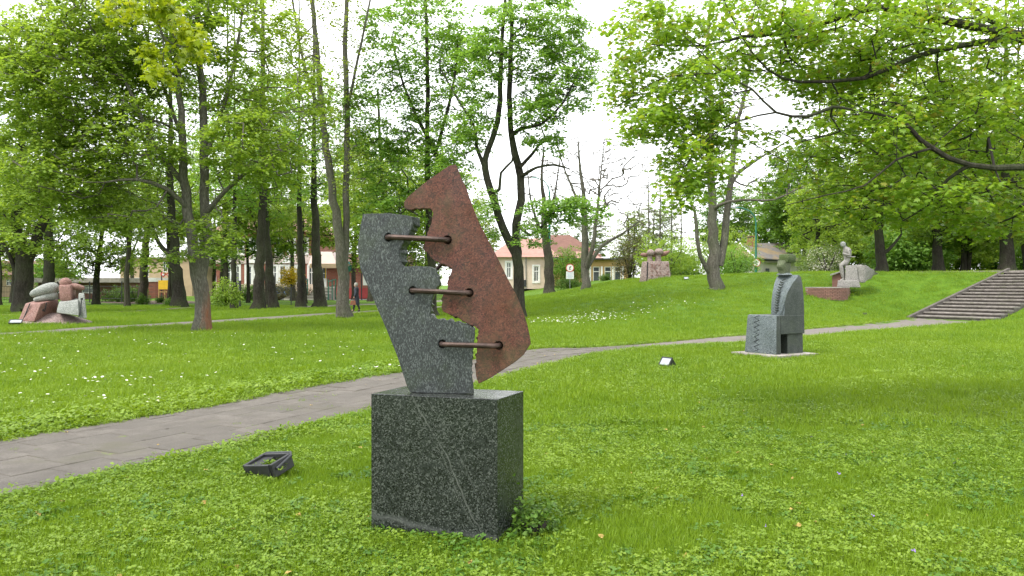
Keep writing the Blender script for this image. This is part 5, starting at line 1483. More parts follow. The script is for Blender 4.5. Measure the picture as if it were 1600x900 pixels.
b = Buf(); b.box((0, .01, c2), (.58, .02, .56)); part('text_board', b, M['white_paint'], rs)
b = Buf()
for i, w_ in enumerate((.44, .48, .40, .46, .36)): b.box((0, -.005, c2 + .19 - i * .095), (w_, .008, .028))
part('text_lines', b, M['blue_print'], rs)

# ------------------------------------------------------------------ buildings
k = NT('pane_glass'); k.color((.05, .06, .065)); k.rough(.12); k.b.inputs['Specular IOR Level'].default_value = .8; M['pane'] = k.m
M['wall_pink'] = simple('pink_plaster', (.62, .50, .41), .9, .08, 1.2, bump=.2, bscale=30)
M['wall_ochre'] = simple('ochre_plaster', (.45, .29, .12), .9, .12, 1.2)
M['wall_white'] = simple('grey_white_plaster', (.52, .49, .43), .9, .16, .8)
M['wall_beige'] = simple('beige_wall', (.45, .33, .22), .9, .12, 1)
def brickwall(name, c1, c2, mort, sc=1.0):
    k = NT(name); v = k.coord('Object', (1, 1, 1), (math.radians(90), 0, 0))
    t = k.n('ShaderNodeTexBrick'); t.inputs['Color1'].default_value = (*c1, 1); t.inputs['Color2'].default_value = (*c2, 1); t.inputs['Mortar'].default_value = (*mort, 1)
    t.inputs['Scale'].default_value = sc; t.inputs['Brick Width'].default_value = .5; t.inputs['Row Height'].default_value = .16; t.inputs['Mortar Size'].default_value = .02
    k.l(v, t.inputs['Vector']); k.color(t.outputs[0]); k.rough(.9); return k.m
M['wall_brick'] = brickwall('red_brick_wall', (.26, .075, .05), (.33, .11, .075), (.25, .15, .12))
M['plinth_red'] = simple('red_painted_plinth', (.36, .05, .05), .7, .12, 2)
def tileroof(name, c1, c2, moss=0.0, mc=(.25, .17, .06)):
    k = NT(name); w = k.n('ShaderNodeTexWave'); w.wave_type = 'BANDS'; w.bands_direction = 'Z'; w.inputs['Scale'].default_value = 2.2; w.inputs['Distortion'].default_value = 1.0
    v = k.coord(); k.l(v, w.inputs[0])
    c = k.mix(k.ramp(w.outputs[0], [(.3, 0.0), (.7, .35)]), k.ramp(k.noise(2.5, 5, .7), [(.3, c1), (.7, c2)]), tuple(x * .5 for x in c1))
    if moss: c = k.mix(k.ramp(k.noise(.8, 5, .7), [(.45, 0.0), (.6, moss)]), c, mc)
    k.color(c); k.rough(.85); k.bump(w.outputs[0], .6, .03); return k.m
M['roof_red'] = tileroof('salmon_tile_roof', (.33, .17, .135), (.42, .25, .205))
M['roof_brown'] = tileroof('brown_tile_roof', (.13, .06, .045), (.22, .11, .08))
M['roof_slate'] = tileroof('mossy_slate_roof', (.11, .105, .10), (.21, .19, .175), .75)
M['roof_pale'] = simple('pale_pink_roof', (.62, .50, .46), .7, .1, 1)

def wall_panel(b, w, h, th, openings):
    """front wall in the xz plane at y=0, thickness th backwards, real openings (x0, z0, x1, z1)"""
    xs = sorted({0, w, *[o[0] for o in openings], *[o[2] for o in openings]}); zs_ = sorted({0, h, *[o[1] for o in openings], *[o[3] for o in openings]})
    for i in range(len(xs) - 1):
        run = None
        for j in range(len(zs_) - 1):
            cx, cz = (xs[i] + xs[i + 1]) / 2, (zs_[j] + zs_[j + 1]) / 2
            if any(o[0] < cx < o[2] and o[1] < cz < o[3] for o in openings): continue
            x0, x1, z0, z1 = xs[i], xs[i + 1], zs_[j], zs_[j + 1]
            b.add([(x0, 0, z0), (x1, 0, z0), (x1, 0, z1), (x0, 0, z1)], [(0, 1, 2, 3)])
    for (x0, z0, x1, z1) in openings:
        b.add([(x0, 0, z0), (x1, 0, z0), (x1, th, z0), (x0, th, z0)], [(0, 3, 2, 1)])
        b.add([(x0, 0, z1), (x1, 0, z1), (x1, th, z1), (x0, th, z1)], [(0, 1, 2, 3)])
        b.add([(x0, 0, z0), (x0, 0, z1), (x0, th, z1), (x0, th, z0)], [(0, 3, 2, 1)])
        b.add([(x1, 0, z0), (x1, 0, z1), (x1, th, z1), (x1, th, z0)], [(0, 1, 2, 3)])
def house_box(b, w, dep, h, openings, th=.15):
    wall_panel(b, w, h, th, openings)
    b.add([(0, 0, 0), (0, dep, 0), (0, dep, h), (0, 0, h), (w, 0, 0), (w, dep, 0), (w, dep, h), (w, 0, h)], [(0, 1, 2, 3), (4, 7, 6, 5), (1, 5, 6, 2)])
def window(parent, x0, z0, x1, z1, fw=.07, mull=1, trans=True, mat='white_paint', surround=0.0):
    b = Buf(); y = .07
    b.box(((x0 + x1) / 2, y, z0 + fw / 2), (x1 - x0, .06, fw)); b.box(((x0 + x1) / 2, y, z1 - fw / 2), (x1 - x0, .06, fw))
    for xx in [x0 + fw / 2, x1 - fw / 2] + [x0 + (x1 - x0) * (q + 1) / (mull + 1) for q in range(mull)]: b.box((xx, y, (z0 + z1) / 2), (fw, .056, z1 - z0 - 2 * fw + .004))
    if trans: b.box(((x0 + x1) / 2, y, z0 + (z1 - z0) * .68), (x1 - x0 - 2 * fw, .05, fw))
    if surround:
        s = surround
        b.box((x0 - s / 2, -.02, (z0 + z1) / 2), (s, .06, z1 - z0 + 2 * s)); b.box((x1 + s / 2, -.02, (z0 + z1) / 2), (s, .06, z1 - z0 + 2 * s))
        b.box(((x0 + x1) / 2, -.018, z0 - s / 2), (x1 - x0, .06, s)); b.box(((x0 + x1) / 2, -.018, z1 + s / 2), (x1 - x0, .06, s))
    w = part('window', b, M[mat], parent)
    b = Buf(); b.box(((x0 + x1) / 2, .11, (z0 + z1) / 2), (x1 - x0 - .02, .02, z1 - z0 - .02)); part('pane', b, M['pane'], w)
    return w

def building(name, lab, px0, px1, d, ybase_z, ytop, dep, wallm, wins, rz=0.0, th=.15, **kw):
    x0, x1 = PX(px0, d), PX(px1, d); w = x1 - x0; h = P(0, ytop, d).z - ybase_z
    t = thing(name, lab, 'building', (x0, d, ybase_z), rz)
    def X(px): return PX(px, d) - x0
    def Z(y): return P(0, y, d).z - ybase_z
    ops = [(X(a), max(.02, Z(y1_)), X(c), Z(y0_)) for (a, y0_, c, y1_) in wins]
    b = Buf(); house_box(b, w, dep, h, ops, th); part('wall', b, M[wallm], t, recalc=False)
    for o in ops: window(t, *o, **kw)
    return t, w, h, X, Z

# pink house
t, w, h, X, Z = building('pink_house', 'cream-pink house with a salmon hipped tile roof behind the forked trunk', 770, 866, 78, 1.2, 401, 9, 'wall_pink', [(791.5, 410, 798.5, 434), (813.5, 470, 813.6, 471), (834, 416, 841.5, 440)][0::2], surround=.16)
b = Buf(); rz_ = Z(369); e = .45
b.hexa([(-e, -e, h - .05), (w + e, -e, h - .05), (w + e, 9 + e, h - .05), (-e, 9 + e, h - .05), (w * .33, 4, rz_), (w * .82, 4, rz_), (w * .82, 5, rz_), (w * .33, 5, rz_)]); part('roof', b, M['roof_red'], t)
b = Buf(); b.tube([(X(822), -.06, 0), (X(822), -.06, h)], .05, 6); part('downpipe', b, M['steel'], t)
b = Buf(); b.box((X(815), -.05, .55), (.9, .14, .65)); part('cellar_hatch', b, M['dark_metal'], t)
b = Buf(); b.box((w + .0, -.04, h / 2), (.5, .1, h)); part('white_corner', b, M['white_paint'], t)
# brown roofed house
t, w, h, X, Z = building('brown_roofed_house', 'house with a steep brown tile roof behind the round bush', 845, 935, 88, 1.5, 399, 8, 'wall_ochre', [(872, 420, 880, 440)])
b = Buf(); rz_ = Z(364); b.hexa([(-.4, -.4, h - .05), (w + .4, -.4, h - .05), (w + .4, 8.4, h - .05), (-.4, 8.4, h - .05), (w * .12, 3.8, rz_), (w * .55, 3.8, rz_), (w * .55, 4.4, rz_), (w * .12, 4.4, rz_)]); part('roof', b, M['roof_brown'], t)
# ochre house
t, w, h, X, Z = building('ochre_house', 'low ochre house with three tall white-framed windows under a flat eave', 866, 981, 74, 1.5, 405, 7, 'wall_ochre', [(926.5, 416.5, 937, 441), (944.5, 416.5, 955, 441), (960, 416.5, 970.5, 441)], mull=0)
b = Buf(); b.hexa([(-.4, -.45, h - .03), (w + .35, -.45, h - .03), (w + .35, 7.3, h - .03), (-.4, 7.3, h - .03), (-.4, -.45, h + .09), (w + .35, -.45, h + .09), (w + .35, 7.3, h + .3), (-.4, 7.3, h + .3)]); part('flat_roof', b, M['dark_metal'], t)
b = Buf(); b.hexa([(X(905), 2, h + .06), (X(951), 2, h + .06), (X(951), 6, h + .06), (X(905), 6, h + .06), (X(905), 4, Z(390)), (X(925), 4, Z(390)), (X(925), 4.2, Z(390)), (X(905), 4.2, Z(390))]); part('tile_roof', b, M['roof_red'], t)
for px in (940, 957.5, 973, 922): 
    b = Buf(); b.box((X(px), -.03, Z(429)), (.17, .08, Z(416.5) - Z(442))); part('white_pilaster', b, M['white_paint'], t)
# white house on the right
d0 = 84
t = thing('white_house', 'low white rendered house with a mossy grey roof and red chimney behind the bank', 'building', (PX(1182, d0), d0, 1.6))
Wt = lambda x, y, d: P(x, y, d) - t.location
b = Buf(); b.hexa([Wt(1182, 470, 84), Wt(1264, 470, 88), Wt(1257, 470, 97), Wt(1158, 470, 92), Wt(1182, 403.5, 84), Wt(1264, 408.5, 88), Wt(1257, 408, 97), Wt(1158, 404, 92)]); part('wall', b, M['wall_white'], t)
b = Buf(); b.add([Wt(1181, 404.5, 83.6), Wt(1267, 410, 87.6), Wt(1228, 381, 92), Wt(1156, 381.5, 88), Wt(1262, 405, 97), Wt(1134, 400, 92.5), Wt(1181, 402.8, 83.6), Wt(1267, 408.4, 87.6), Wt(1228, 379.6, 92), Wt(1156, 380, 88)], [(0, 1, 7, 6), (6, 7, 8, 9), (1, 4, 8, 7), (4, 5, 9, 8), (5, 4, 1, 0)]); part('roof', b, M['roof_slate'], t)
b = Buf(); b.add([Wt(1181, 404, 83.5), Wt(1134, 400, 92.4), Wt(1156, 380, 88)], [(0, 1, 2)]); part('gable', b, M['wall_beige'], t, recalc=False)
b = Buf(); b.tube([Wt(1181, 404, 83.4), Wt(1156, 380.5, 87.8)], .11, 4); part('barge_board', b, M['white_paint'], t)
b = Buf(); b.tube([Wt(1181, 404.8, 83.4), Wt(1267, 410, 87.4)], .07, 5); part('gutter', b, M['dark_metal'], t)
b = Buf(); b.box(Wt(1173.5, 378, 88), (.85, .7, 1.3)); part('chimney', b, M['wall_brick'], t)
b = Buf(); b.box(Wt(1173.5, 370.8, 88), (.95, .8, .12)); part('chimney_cap', b, M['dark_metal'], t)
b = Buf()
for (x_, y0_, y1_) in ((1197.5, 419.5, 424.5), (1197.5, 428.5, 433), (1200.3, 419.5, 433)): b.box(Wt(x_, (y0_ + y1_) / 2, 84.6), (.14 if x_ > 1199 else .2, .3, (y1_ - y0_) / F * 84.6))
part('window', b, M['pane'], t)
b = Buf(); b.hexa([Wt(1196, 410.5, 84.3), Wt(1222, 410.5, 85.5), Wt(1222, 410.5, 86), Wt(1196, 410.5, 85), Wt(1196, 408, 84.3), Wt(1222, 408, 85.5), Wt(1222, 408, 86), Wt(1196, 408, 85)]); part('door_canopy', b, M['concrete'], t)

# school with white trimmed windows, and its red annex
wl = [(a, 416, a + 8, 446) for a in (352, 366, 385, 399, 424, 438, 452, 466, 483)] + [(a, 374, a + 8, 396) for a in (352, 372, 392, 412, 432, 452, 472)]
t, w, h, X, Z = building('school_building', 'two-storey brick school with white window surrounds, half hidden behind the trees', 338, 498, 98, 0, 362, 10, 'wall_brick', wl, surround=.22)
b = Buf(); b.box((w / 2, -.06, Z(453)), (w, .12, 1.4)); part('white_socle', b, M['wall_pink'], t)
b = Buf(); b.box((w / 2, -.05, Z(405.5)), (w, .14, 1.0)); part('white_band', b, M['roof_pale'], t)
for a in (357, 395, 447): 
    b = Buf(); b.prism([(X(a - 7), Z(411)), (X(a + 12), Z(411)), (X(a + 2.5), Z(400))], -.2, .02); part('pediment', b, M['white_paint'], t)
b = Buf(); b.hexa([(-.5, -.6, h), (w + .5, -.6, h), (w + .5, 10.6, h), (-.5, 10.6, h), (2, 4.5, h + 3), (w - 2, 4.5, h + 3), (w - 2, 5.5, h + 3), (2, 5.5, h + 3)]); part('roof', b, M['roof_red'], t)
t, w, h, X, Z = building('school_annex', 'red brick school annex with a bright red plinth, steps and a round emblem', 489, 640, 89, 0, 414, 8, 'wall_brick', [(503.5, 416.5, 510.5, 450)], mull=0, mat='white_paint')
b = Buf(); b.box((X(560), -.04, Z(458)), (X(640) - X(517), .08, Z(450) - Z(466))); part('red_plinth', b, M['plinth_red'], t)
b = Buf(); b.box((X(507), .03, Z(442.5)), (X(510.5) - X(503.5), .06, Z(435) - Z(450))); part('door_panel', b, M['white_paint'], t)
b = Buf(); b.box((X(508.8), -.0, Z(426)), (.08, .07, Z(417) - Z(435))); part('door_frame', b, M['yellow_paint'], t)
b = Buf(); b.hexa([(X(484), -.7, h), (X(530), -.7, h), (X(530), 8, h), (X(484), 8, h), (X(488), .5, Z(393)), (X(516), .5, Z(393)), (X(516), 8, Z(393)), (X(488), 8, Z(393))]); part('porch_roof', b, M['roof_pale'], t)
b = Buf(); b.box((X(507), -.45, h - .12), (X(527) - X(486), .5, .5)); part('fascia', b, M['wall_beige'], t)
b = Buf(); b.hexa([(X(530), -.4, h), (X(640), -.4, h), (X(640), 8.4, h), (X(530), 8.4, h), (X(531), 4, h + 1.4), (X(639), 4, h + 1.4), (X(639), 4.3, h + 1.4), (X(531), 4.3, h + 1.4)]); part('roof', b, M['roof_brown'], t)
b = Buf(); b.box((X(492.5), -.03, Z(430)), (.35, .1, Z(414) - Z(446))); part('white_corner_post', b, M['white_paint'], t)
em = thing('round_emblem', 'round green and blue emblem on the red annex wall, right of the fused stems', 'emblem', (PX(541, 88.9), 88.86, P(0, 417, 89).z))
b = Buf(); disc(b, (0, 0, 0), .66, 0, .05, 24); part('disc', b, M['green_paint'], em)
M['blue_paint'] = simple('light_blue_paint', (.12, .35, .6), .5, .15, 5)
b = Buf(); b.prism([(-.52, .12), (.3, .1), (.58, .2), (.3, .56), (-.1, .62), (-.4, .45)], -.02, -.004); part('blue_field', b, M['blue_paint'], em)
b = Buf(); b.prism([(-.3, .05), (.0, .05), (.1, .3), (-.1, .5), (-.25, .3)], -.036, -.022); b.prism([(.15, .02), (.42, .1), (.2, .4)], -.036, -.022); part('white_motif', b, M['white_paint'], em)
b = Buf(); b.box((-.02, -.045, .12), (.14, .012, .14)); part('red_spot', b, M['red_paint'], em)
ns = thing('notice_board', 'white notice board on a dark post before the red annex, behind the walking woman', 'sign', (PX(565, 84), 84, 0))
b = Buf(); b.tube([(0, 0, -.1), (0, 0, P(0, 425, 84).z)], .07, 6); part('post', b, M['dark_metal'], ns)
b = Buf(); b.box((.95, -.05, P(0, 434, 84).z), (1.6, .06, 1.6)); part('board', b, M['white_paint'], ns)
# entrance steps and rails
es = thing('school_steps', 'grey entrance steps with green railings leading to the red annex door', 'steps', (PX(507, 86), 86, 0))
for i in range(9):
    b = Buf(); b.box((0 - (i < 3) * 1.2, -3.2 + i * .42, .08 + i * .155 * .5), (2.2 + (2.2 if i < 3 else 0), .45, .16 + i * .155)); part('step', b, M['concrete'] if i % 2 else M['wall_white'], es)
for sx in (-1.9, 1.15):
    b = Buf()
    for yy in (-3.2, -1.4, .3): b.tube([(sx, yy, 0), (sx, yy, 2.2)], .07, 6)
    b.tube([(sx, -3.2, 1.9), (sx, .3, 2.2)], .05, 6); b.tube([(sx, -3.2, 1.3), (sx, .3, 1.6)], .04, 6)
    part('railing', b, M['green_paint'], es)
b = Buf()
for zq in (1.95, 2.25): b.tube([(-4, .3, zq), (-1.9, .3, zq)], .05, 5)
for xq in (-4, -3.3, -2.6): b.tube([(xq, .3, 0), (xq, .3, 2.3)], .05, 5)
part('landing_rail', b, M['dark_metal'], es)

# kindergarten side on the left
t, w, h, X, Z = building('beige_building', 'pale brick two-storey building with a tall window far behind the play area', 188, 300, 112, 0, 404, 9, 'wall_beige', [(225.5, 408, 233, 432), (255, 408, 262, 425), (203, 410, 209, 428)])
b = Buf(); b.box((w / 2, 4.5, h + .1), (w + .6, 9.6, .2)); part('flat_roof', b, M['concrete'], t)
t, w, h, X, Z = building('white_parapet_building', 'low building with a white parapet and red wall beside the play area', 202, 243, 96, 0, 440, 5, 'wall_brick', [])
b = Buf(); b.box((w / 2, 2.5, h + .22), (w + .2, 5.2, .48)); part('parapet', b, M['white_paint'], t)
t, w, h, X, Z = building('brown_shelter', 'long low brown shelter with a flat grey roof behind the fence', 60, 197, 88, 0, 441, 4, 'roof_brown', [(88, 446, 112, 458), (128, 446, 150, 458)])
b = Buf(); b.box((w / 2, 1.6, h + .22), (w + .5, 6.5, .5)); part('flat_roof', b, M['concrete'], t)
t, w, h, X, Z = building('far_house', 'pale house with an orange-brown wall far off at the left edge', -90, 60, 104, 0, 430, 8, 'wall_beige', [(10, 437, 18, 446), (35, 437, 43, 446)])
b = Buf(); b.hexa([(-.4, -.4, h), (w + .4, -.4, h), (w + .4, 8.4, h), (-.4, 8.4, h), (1, 4, h + 2), (w - 1, 4, h + 2), (w - 1, 4.3, h + 2), (1, 4.3, h + 2)]); part('roof', b, M['roof_red'], t)
pt = thing('play_tower', 'yellow play panel on posts topped by red heart-shaped boards', 'play equipment', (PX(256, 80), 80, 0))
b = Buf(); Zp = lambda y: P(0, y, 80).z; Xp = lambda x: PX(x, 80) - PX(256, 80)
b.box((Xp(258), 0, Zp(445)), (Xp(268) - Xp(248), .08, Zp(438) - Zp(452))); part('yellow_panel', b, M['yellow_paint'], pt)
b = Buf()
for x in (248, 257, 267): b.tube([(Xp(x), .1, 0), (Xp(x), .1, Zp(438))], .07, 6)
b.box((Xp(258), .1, Zp(456)), (1.3, .08, .12)); part('post', b, M['wall_ochre'], pt)
def heart(b, cx, cz, s, y):
    pts = []
    for q in range(20):
        a = 2 * math.pi * q / 20; pts.append((cx + s * (16 * math.sin(a) ** 3) / 16, cz + s * (13 * math.cos(a) - 5 * math.cos(2 * a) - 2 * math.cos(3 * a) - math.cos(4 * a)) / 16))
    b.prism(pts[::-1], y, y + .04)
b = Buf(); heart(b, Xp(256), Zp(429), .28, -.1); heart(b, Xp(264.5), Zp(429.5), .25, -.1); part('red_heart', b, M['red_paint'], pt)
b = Buf(); heart(b, Xp(256), Zp(429), .14, -.14); heart(b, Xp(264.5), Zp(429.5), .12, -.14); part('white_heart', b, M['white_paint'], pt)
b = Buf(); b.tube([(Xp(252), .12, 0), (Xp(252), .12, Zp(424))], .06, 6); part('dark_post', b, M['dark_metal'], pt)

fe = thing('wire_fence', 'dark thin-railed fence before the kindergarten garden at the left', 'fence', (PX(90, 72), 72, 0))
x0 = PX(-60, 72) - fe.location.x; x1 = PX(240, 72) - fe.location.x
for zq in (.35, .95, 1.45):
    b = Buf(); b.tube([(x0, 0, zq), (x1, 0, zq)], .018, 4); part('rail', b, M['dark_metal'], fe)
n_ = 0; x = x0; b = Buf()
while x <= x1:
    pb = Buf(); pb.tube([(x, 0, -.1), (x, 0, 1.9)], .05, 6); part('post', pb, M['dark_metal'], fe)
    for q in range(1, 12): b.tube([(x + q * .24, 0, .1), (x + q * .24, 0, 1.5)], .008, 3)
    x += 2.9
o = part('wire_mesh', b, M['dark_metal'], fe); o['kind'] = 'stuff'
for x_, y_, lab, hgt in ((194, 463, 'thick dark post left of the garden shrubs', 2.4), (375, 480, 'slim dark post beside the thin trunk', 1.9)):
    d_ = F * EYE / (y_ - HZ); t = thing('metal_post', lab, 'post', (PX(x_, d_), d_, 0)); b = Buf(); b.tube([(0, 0, -.1), (0, 0, hgt)], .09, 8); part('shaft', b, M['dark_metal'], t)
t = thing('support_stake', 'thin dark stake holding the golden shrub by the school', 'stake', (PX(455, 64), 64, 0)); b = Buf(); b.tube([(0, 0, -.1), (0, 0, 2.0)], .045, 6); part('shaft', b, M['dark_metal'], t)
car = thing('parked_car', 'small bluish parked car low behind the twin trunks near the school', 'car', (PX(446, 92), 92, 0), .1)
M['car_blue'] = simple('blue_car_paint', (.08, .16, .3), .3, .1, 2)
b = Buf(); b.hexa([(-1.9, -.8, .3), (1.9, -.8, .3), (1.9, .8, .3), (-1.9, .8, .3), (-1.85, -.75, .85), (1.85, -.75, .85), (1.85, .75, .85), (-1.85, .75, .85)]); part('body', b, M['car_blue'], car, bevel=.12)
b = Buf(); b.hexa([(-1.3, -.7, .84), (1.1, -.7, .84), (1.1, .7, .84), (-1.3, .7, .84), (-.9, -.6, 1.38), (.6, -.6, 1.38), (.6, .6, 1.38), (-.9, .6, 1.38)]); part('cabin', b, M['pane'], car, bevel=.06)
for sx in (-1.2, 1.2):
    for sy in (-.78, .78):
        b = Buf(); b.tube([(sx, sy - .1, .32), (sx, sy + .1, .32)], .32, 14); part('wheel', b, M['black_plastic'], car)

# ------------------------------------------------------------------ the walking woman
PD = 47.0
wx = PX(557, PD)
wm = thing('person', 'grey-haired woman in a long dark coat walking left along the path with a brown bag', 'person', (wx, PD, gz(wx, PD)))
M['coat'] = simple('dark_blue_grey_coat', (.035, .04, .055), .85, .25, 6)
M['skin'] = simple('skin', (.45, .27, .2), .6, .08, 5)
M['hair'] = simple('grey_hair', (.38, .36, .33), .8, .15, 12)
M['boots'] = simple('black_boots', (.012, .012, .012), .5, .2, 5)
M['bag'] = simple('brown_leather', (.2, .07, .03), .55, .25, 8)
# body, faces -x and slightly to the viewer
pts = [(0, 0, .92), (0, 0, 1.12), (.01, 0, 1.30), (-.015, 0, 1.42), (-.03, 0, 1.50), (-.035, 0, 1.58),
       (-.02, -.09, .84), (-.10, -.09, .47), (-.16, -.09, .10), (-.27, -.09, .05),
       (.03, .09, .84), (.06, .09, .47), (.17, .09, .13), (.08, .09, .05),
       (0, -.18, 1.36), (.03, -.23, 1.10), (-.08, -.22, .88), (-.12, -.22, .80), (0, .18, 1.36), (.0, .23, 1.10), (-.10, .22, .90), (-.14, .22, .82)]
ed = [(0, 1), (1, 2), (2, 3), (3, 4), (4, 5), (0, 6), (6, 7), (7, 8), (8, 9), (0, 10), (10, 11), (11, 12), (12, 13), (2, 14), (14, 15), (15, 16), (16, 17), (2, 18), (18, 19), (19, 20), (20, 21)]
rd = [.13, .12, .13, .06, .05, .08, .09, .06, .045, .035, .09, .06, .045, .035, .06, .05, .035, .03, .06, .05, .035, .03]
skin_mesh('body', pts, ed, rd, M['skin'], wm)
b = Buf(); b.lathe([(.235, .40), (.225, .6), (.20, .85), (.175, 1.05), (.185, 1.2), (.19, 1.34), (.13, 1.43), (.07, 1.47)], (0, 0, 0), 16, .78, 1.0); part('coat', b, M['coat'], wm, smooth=True)
b = Buf(); b.tube([(0, -.19, 1.38), (.03, -.25, 1.10), (-.07, -.24, .90)], [.075, .065, .05], 8); b.tube([(0, .19, 1.38), (0, .25, 1.10), (-.09, .24, .92)], [.075, .065, .05], 8); part('coat_sleeves', b, M['coat'], wm, smooth=True)
b = Buf(); b.lathe([(.03, -.12), (.08, -.09), (.09, 0), (.08, .06), (.03, .1)], (-.045, 0, 1.57), 12, 1.0, .85); b.tube([(-.13, 0, 1.565), (-.155, 0, 1.55)], .014, 5); part('face', b, M['skin'], wm, smooth=True)
b = Buf(); b.lathe([(.07, -.09), (.105, -.05), (.115, .02), (.10, .08), (.04, .115)], (-.015, 0, 1.595), 14, 1.0, 1.0); part('hair', b, M['hair'], wm, smooth=True, sub=1, rough=.01, rscale=20)
b = Buf(); b.tube([(-.11, -.09, .42), (-.16, -.09, .1)], [.065, .055], 8); b.tube([(-.14, -.09, .05), (-.30, -.09, .035)], [.05, .035], 8); b.tube([(.065, .09, .42), (.17, .09, .12)], [.065, .055], 8); b.tube([(.19, .09, .08), (.06, .09, .035)], [.05, .035], 8); part('boots', b, M['boots'], wm, smooth=True)
bg = thing('handbag', 'brown bag carried low in the walking woman\'s hand', 'bag', (wx - .13, PD - .24, gz(wx, PD) + .40))
b = Buf(); b.hexa([(-.2, -.06, 0), (.16, -.06, 0), (.16, .06, 0), (-.2, .06, 0), (-.15, -.04, .25), (.12, -.04, .25), (.12, .04, .25), (-.15, .04, .25)]); part('bag_body', b, M['bag'], bg, bevel=.02)
b = Buf(); b.tube([(-.1, 0, .24), (-.06, 0, .37), (.0, 0, .41), (.05, 0, .37), (.08, 0, .24)], .01, 6); part('handle', b, M['bag'], bg)

# ------------------------------------------------------------------ grass, herbs and flowers
def proto(name, V, Fs, mats, fm=None, rnd=None):
    me = bpy.data.meshes.new(name); me.from_pydata(V, [], Fs)
    for m in mats: me.materials.append(m)
    if fm: me.polygons.foreach_set('material_index', fm)
    o = bpy.data.objects.new(name, me)
    return o

def grassmat(name, lo, mid, hi, trans=.35):
    k = NT(name)
    w = k.noise(1.1, 5, .6, k.coord('World')); w2 = k.noise(.23, 4, .6, k.coord('World'))
    c = k.ramp(k.n('ShaderNodeObjectInfo').outputs['Random'], [(0, lo), (.5, mid), (1, hi)])
    c = k.mix(k.ramp(w, [(.35, 0.0), (.65, .6)]), c, mid)
    c = k.mix(k.ramp(w2, [(.42, 0.0), (.6, .5)]), c, hi)
    k.color(c); k.rough(.42); k.b.inputs['Specular IOR Level'].default_value = .3
    tr = k.n('ShaderNodeBsdfTranslucent'); k.l(k.mix(1.0, c, (1.2, 1.15, .5), 'MULTIPLY'), tr.inputs[0])
    mx = k.n('ShaderNodeMixShader'); mx.inputs[0].default_value = trans
    k.l(k.b.outputs[0], mx.inputs[1]); k.l(tr.outputs[0], mx.inputs[2]); k.l(mx.outputs[0], k.out.inputs[0])
    return k.m
M['blade'] = grassmat('grass_blade', (.10, .195, .011), (.16, .265, .016), (.225, .33, .024), .4)
M['herb'] = grassmat('herb_leaf', (.095, .185, .014), (.165, .27, .022), (.24, .345, .034), .35)
M['herb_dark'] = grassmat('dark_herb_leaf', (.045, .12, .014), (.075, .17, .018), (.11, .21, .022), .3)
M['petal'] = simple('white_petal', (.8, .8, .76), .7, .05, 30)
M['yolk'] = simple('yellow_floret', (.65, .48, .02), .8, .1, 30)
M['dead_leaf'] = simple('fallen_leaf', (.32, .22, .06), .8, .35, 40)
M['violet'] = simple('violet_petal', (.22, .13, .42), .7, .2, 30)

def tuft(n, h0, h1, rad, w, seed, segs=3, lean=.5):
    r = random.Random(seed); V = []; Fs = []
    for i in range(n):
        a = r.uniform(0, 6.283); q = rad * math.sqrt(r.random()); x, y = q * math.cos(a), q * math.sin(a)
        h = r.uniform(h0, h1); da = r.uniform(0, 6.283); ln = h * lean * r.uniform(.2, 1.2); wa = da + 1.57 + r.uniform(-.5, .5); ww = w * r.uniform(.7, 1.2)
        o = len(V)
        for s in range(segs):
            t = s / segs; cx = x + math.cos(da) * ln * t * t; cy = y + math.sin(da) * ln * t * t; cz = h * (t - .18 * t * t * (ln / h)) ; wd = ww * (1 - t * .75) / 2
            V += [(cx + math.cos(wa) * wd, cy + math.sin(wa) * wd, cz - .01), (cx - math.cos(wa) * wd, cy - math.sin(wa) * wd, cz - .01)]
        V.append((x + math.cos(da) * ln, y + math.sin(da) * ln, h * (1 - .18 * ln / h)))
        for s in range(segs - 1): Fs.append((o + 2 * s, o + 2 * s + 1, o + 2 * s + 3, o + 2 * s + 2))
        Fs.append((o + 2 * segs - 2, o + 2 * segs - 1, o + 2 * segs))
    return V, Fs
def herb(n, rad, h0, h1, s0, s1, seed, tri=False):
    r = random.Random(seed); V = []; Fs = []
    for i in range(n):
        a = r.uniform(0, 6.283); q = rad * math.sqrt(r.random()); x, y = q * math.cos(a), q * math.sin(a); h = r.uniform(h0, h1); s = r.uniform(s0, s1)
        tl = r.uniform(.05, .6); ta = r.uniform(0, 6.283); nrm = Vector((math.sin(tl) * math.cos(ta), math.sin(tl) * math.sin(ta), math.cos(tl)))
        d = Vector((math.cos(a + r.uniform(-1, 1)), math.sin(a + r.uniform(-1, 1)), 0)); d = (d - nrm * d.dot(nrm)).normalized(); sd = d.cross(nrm); c = Vector((x, y, h))
        for lobe in ((0,) if not tri else (-1.9, 0, 1.9)):
            dd = d * math.cos(lobe) + sd * math.sin(lobe); ss = dd.cross(nrm); ls = s * (.75 if tri else 1); cc = c + dd * (ls * .5 if tri else 0)
            o = len(V)
            V += [cc - dd * ls * .5, cc - dd * ls * .25 + ss * ls * .38 + nrm * ls * .08, cc + dd * ls * .2 + ss * ls * .42 + nrm * ls * .1, cc + dd * ls * .55, cc + dd * ls * .2 - ss * ls * .42 + nrm * ls * .1, cc - dd * ls * .25 - ss * ls * .38 + nrm * ls * .08]
            Fs += [(o, o + 1, o + 2, o + 3), (o, o + 3, o + 4, o + 5)]
        o = len(V); V += [(x * .7, y * .7, -.01), (x * .7 + .003, y * .7, -.01), tuple(c)]; Fs.append((o, o + 1, o + 2))
    return [tuple(v) for v in V], Fs
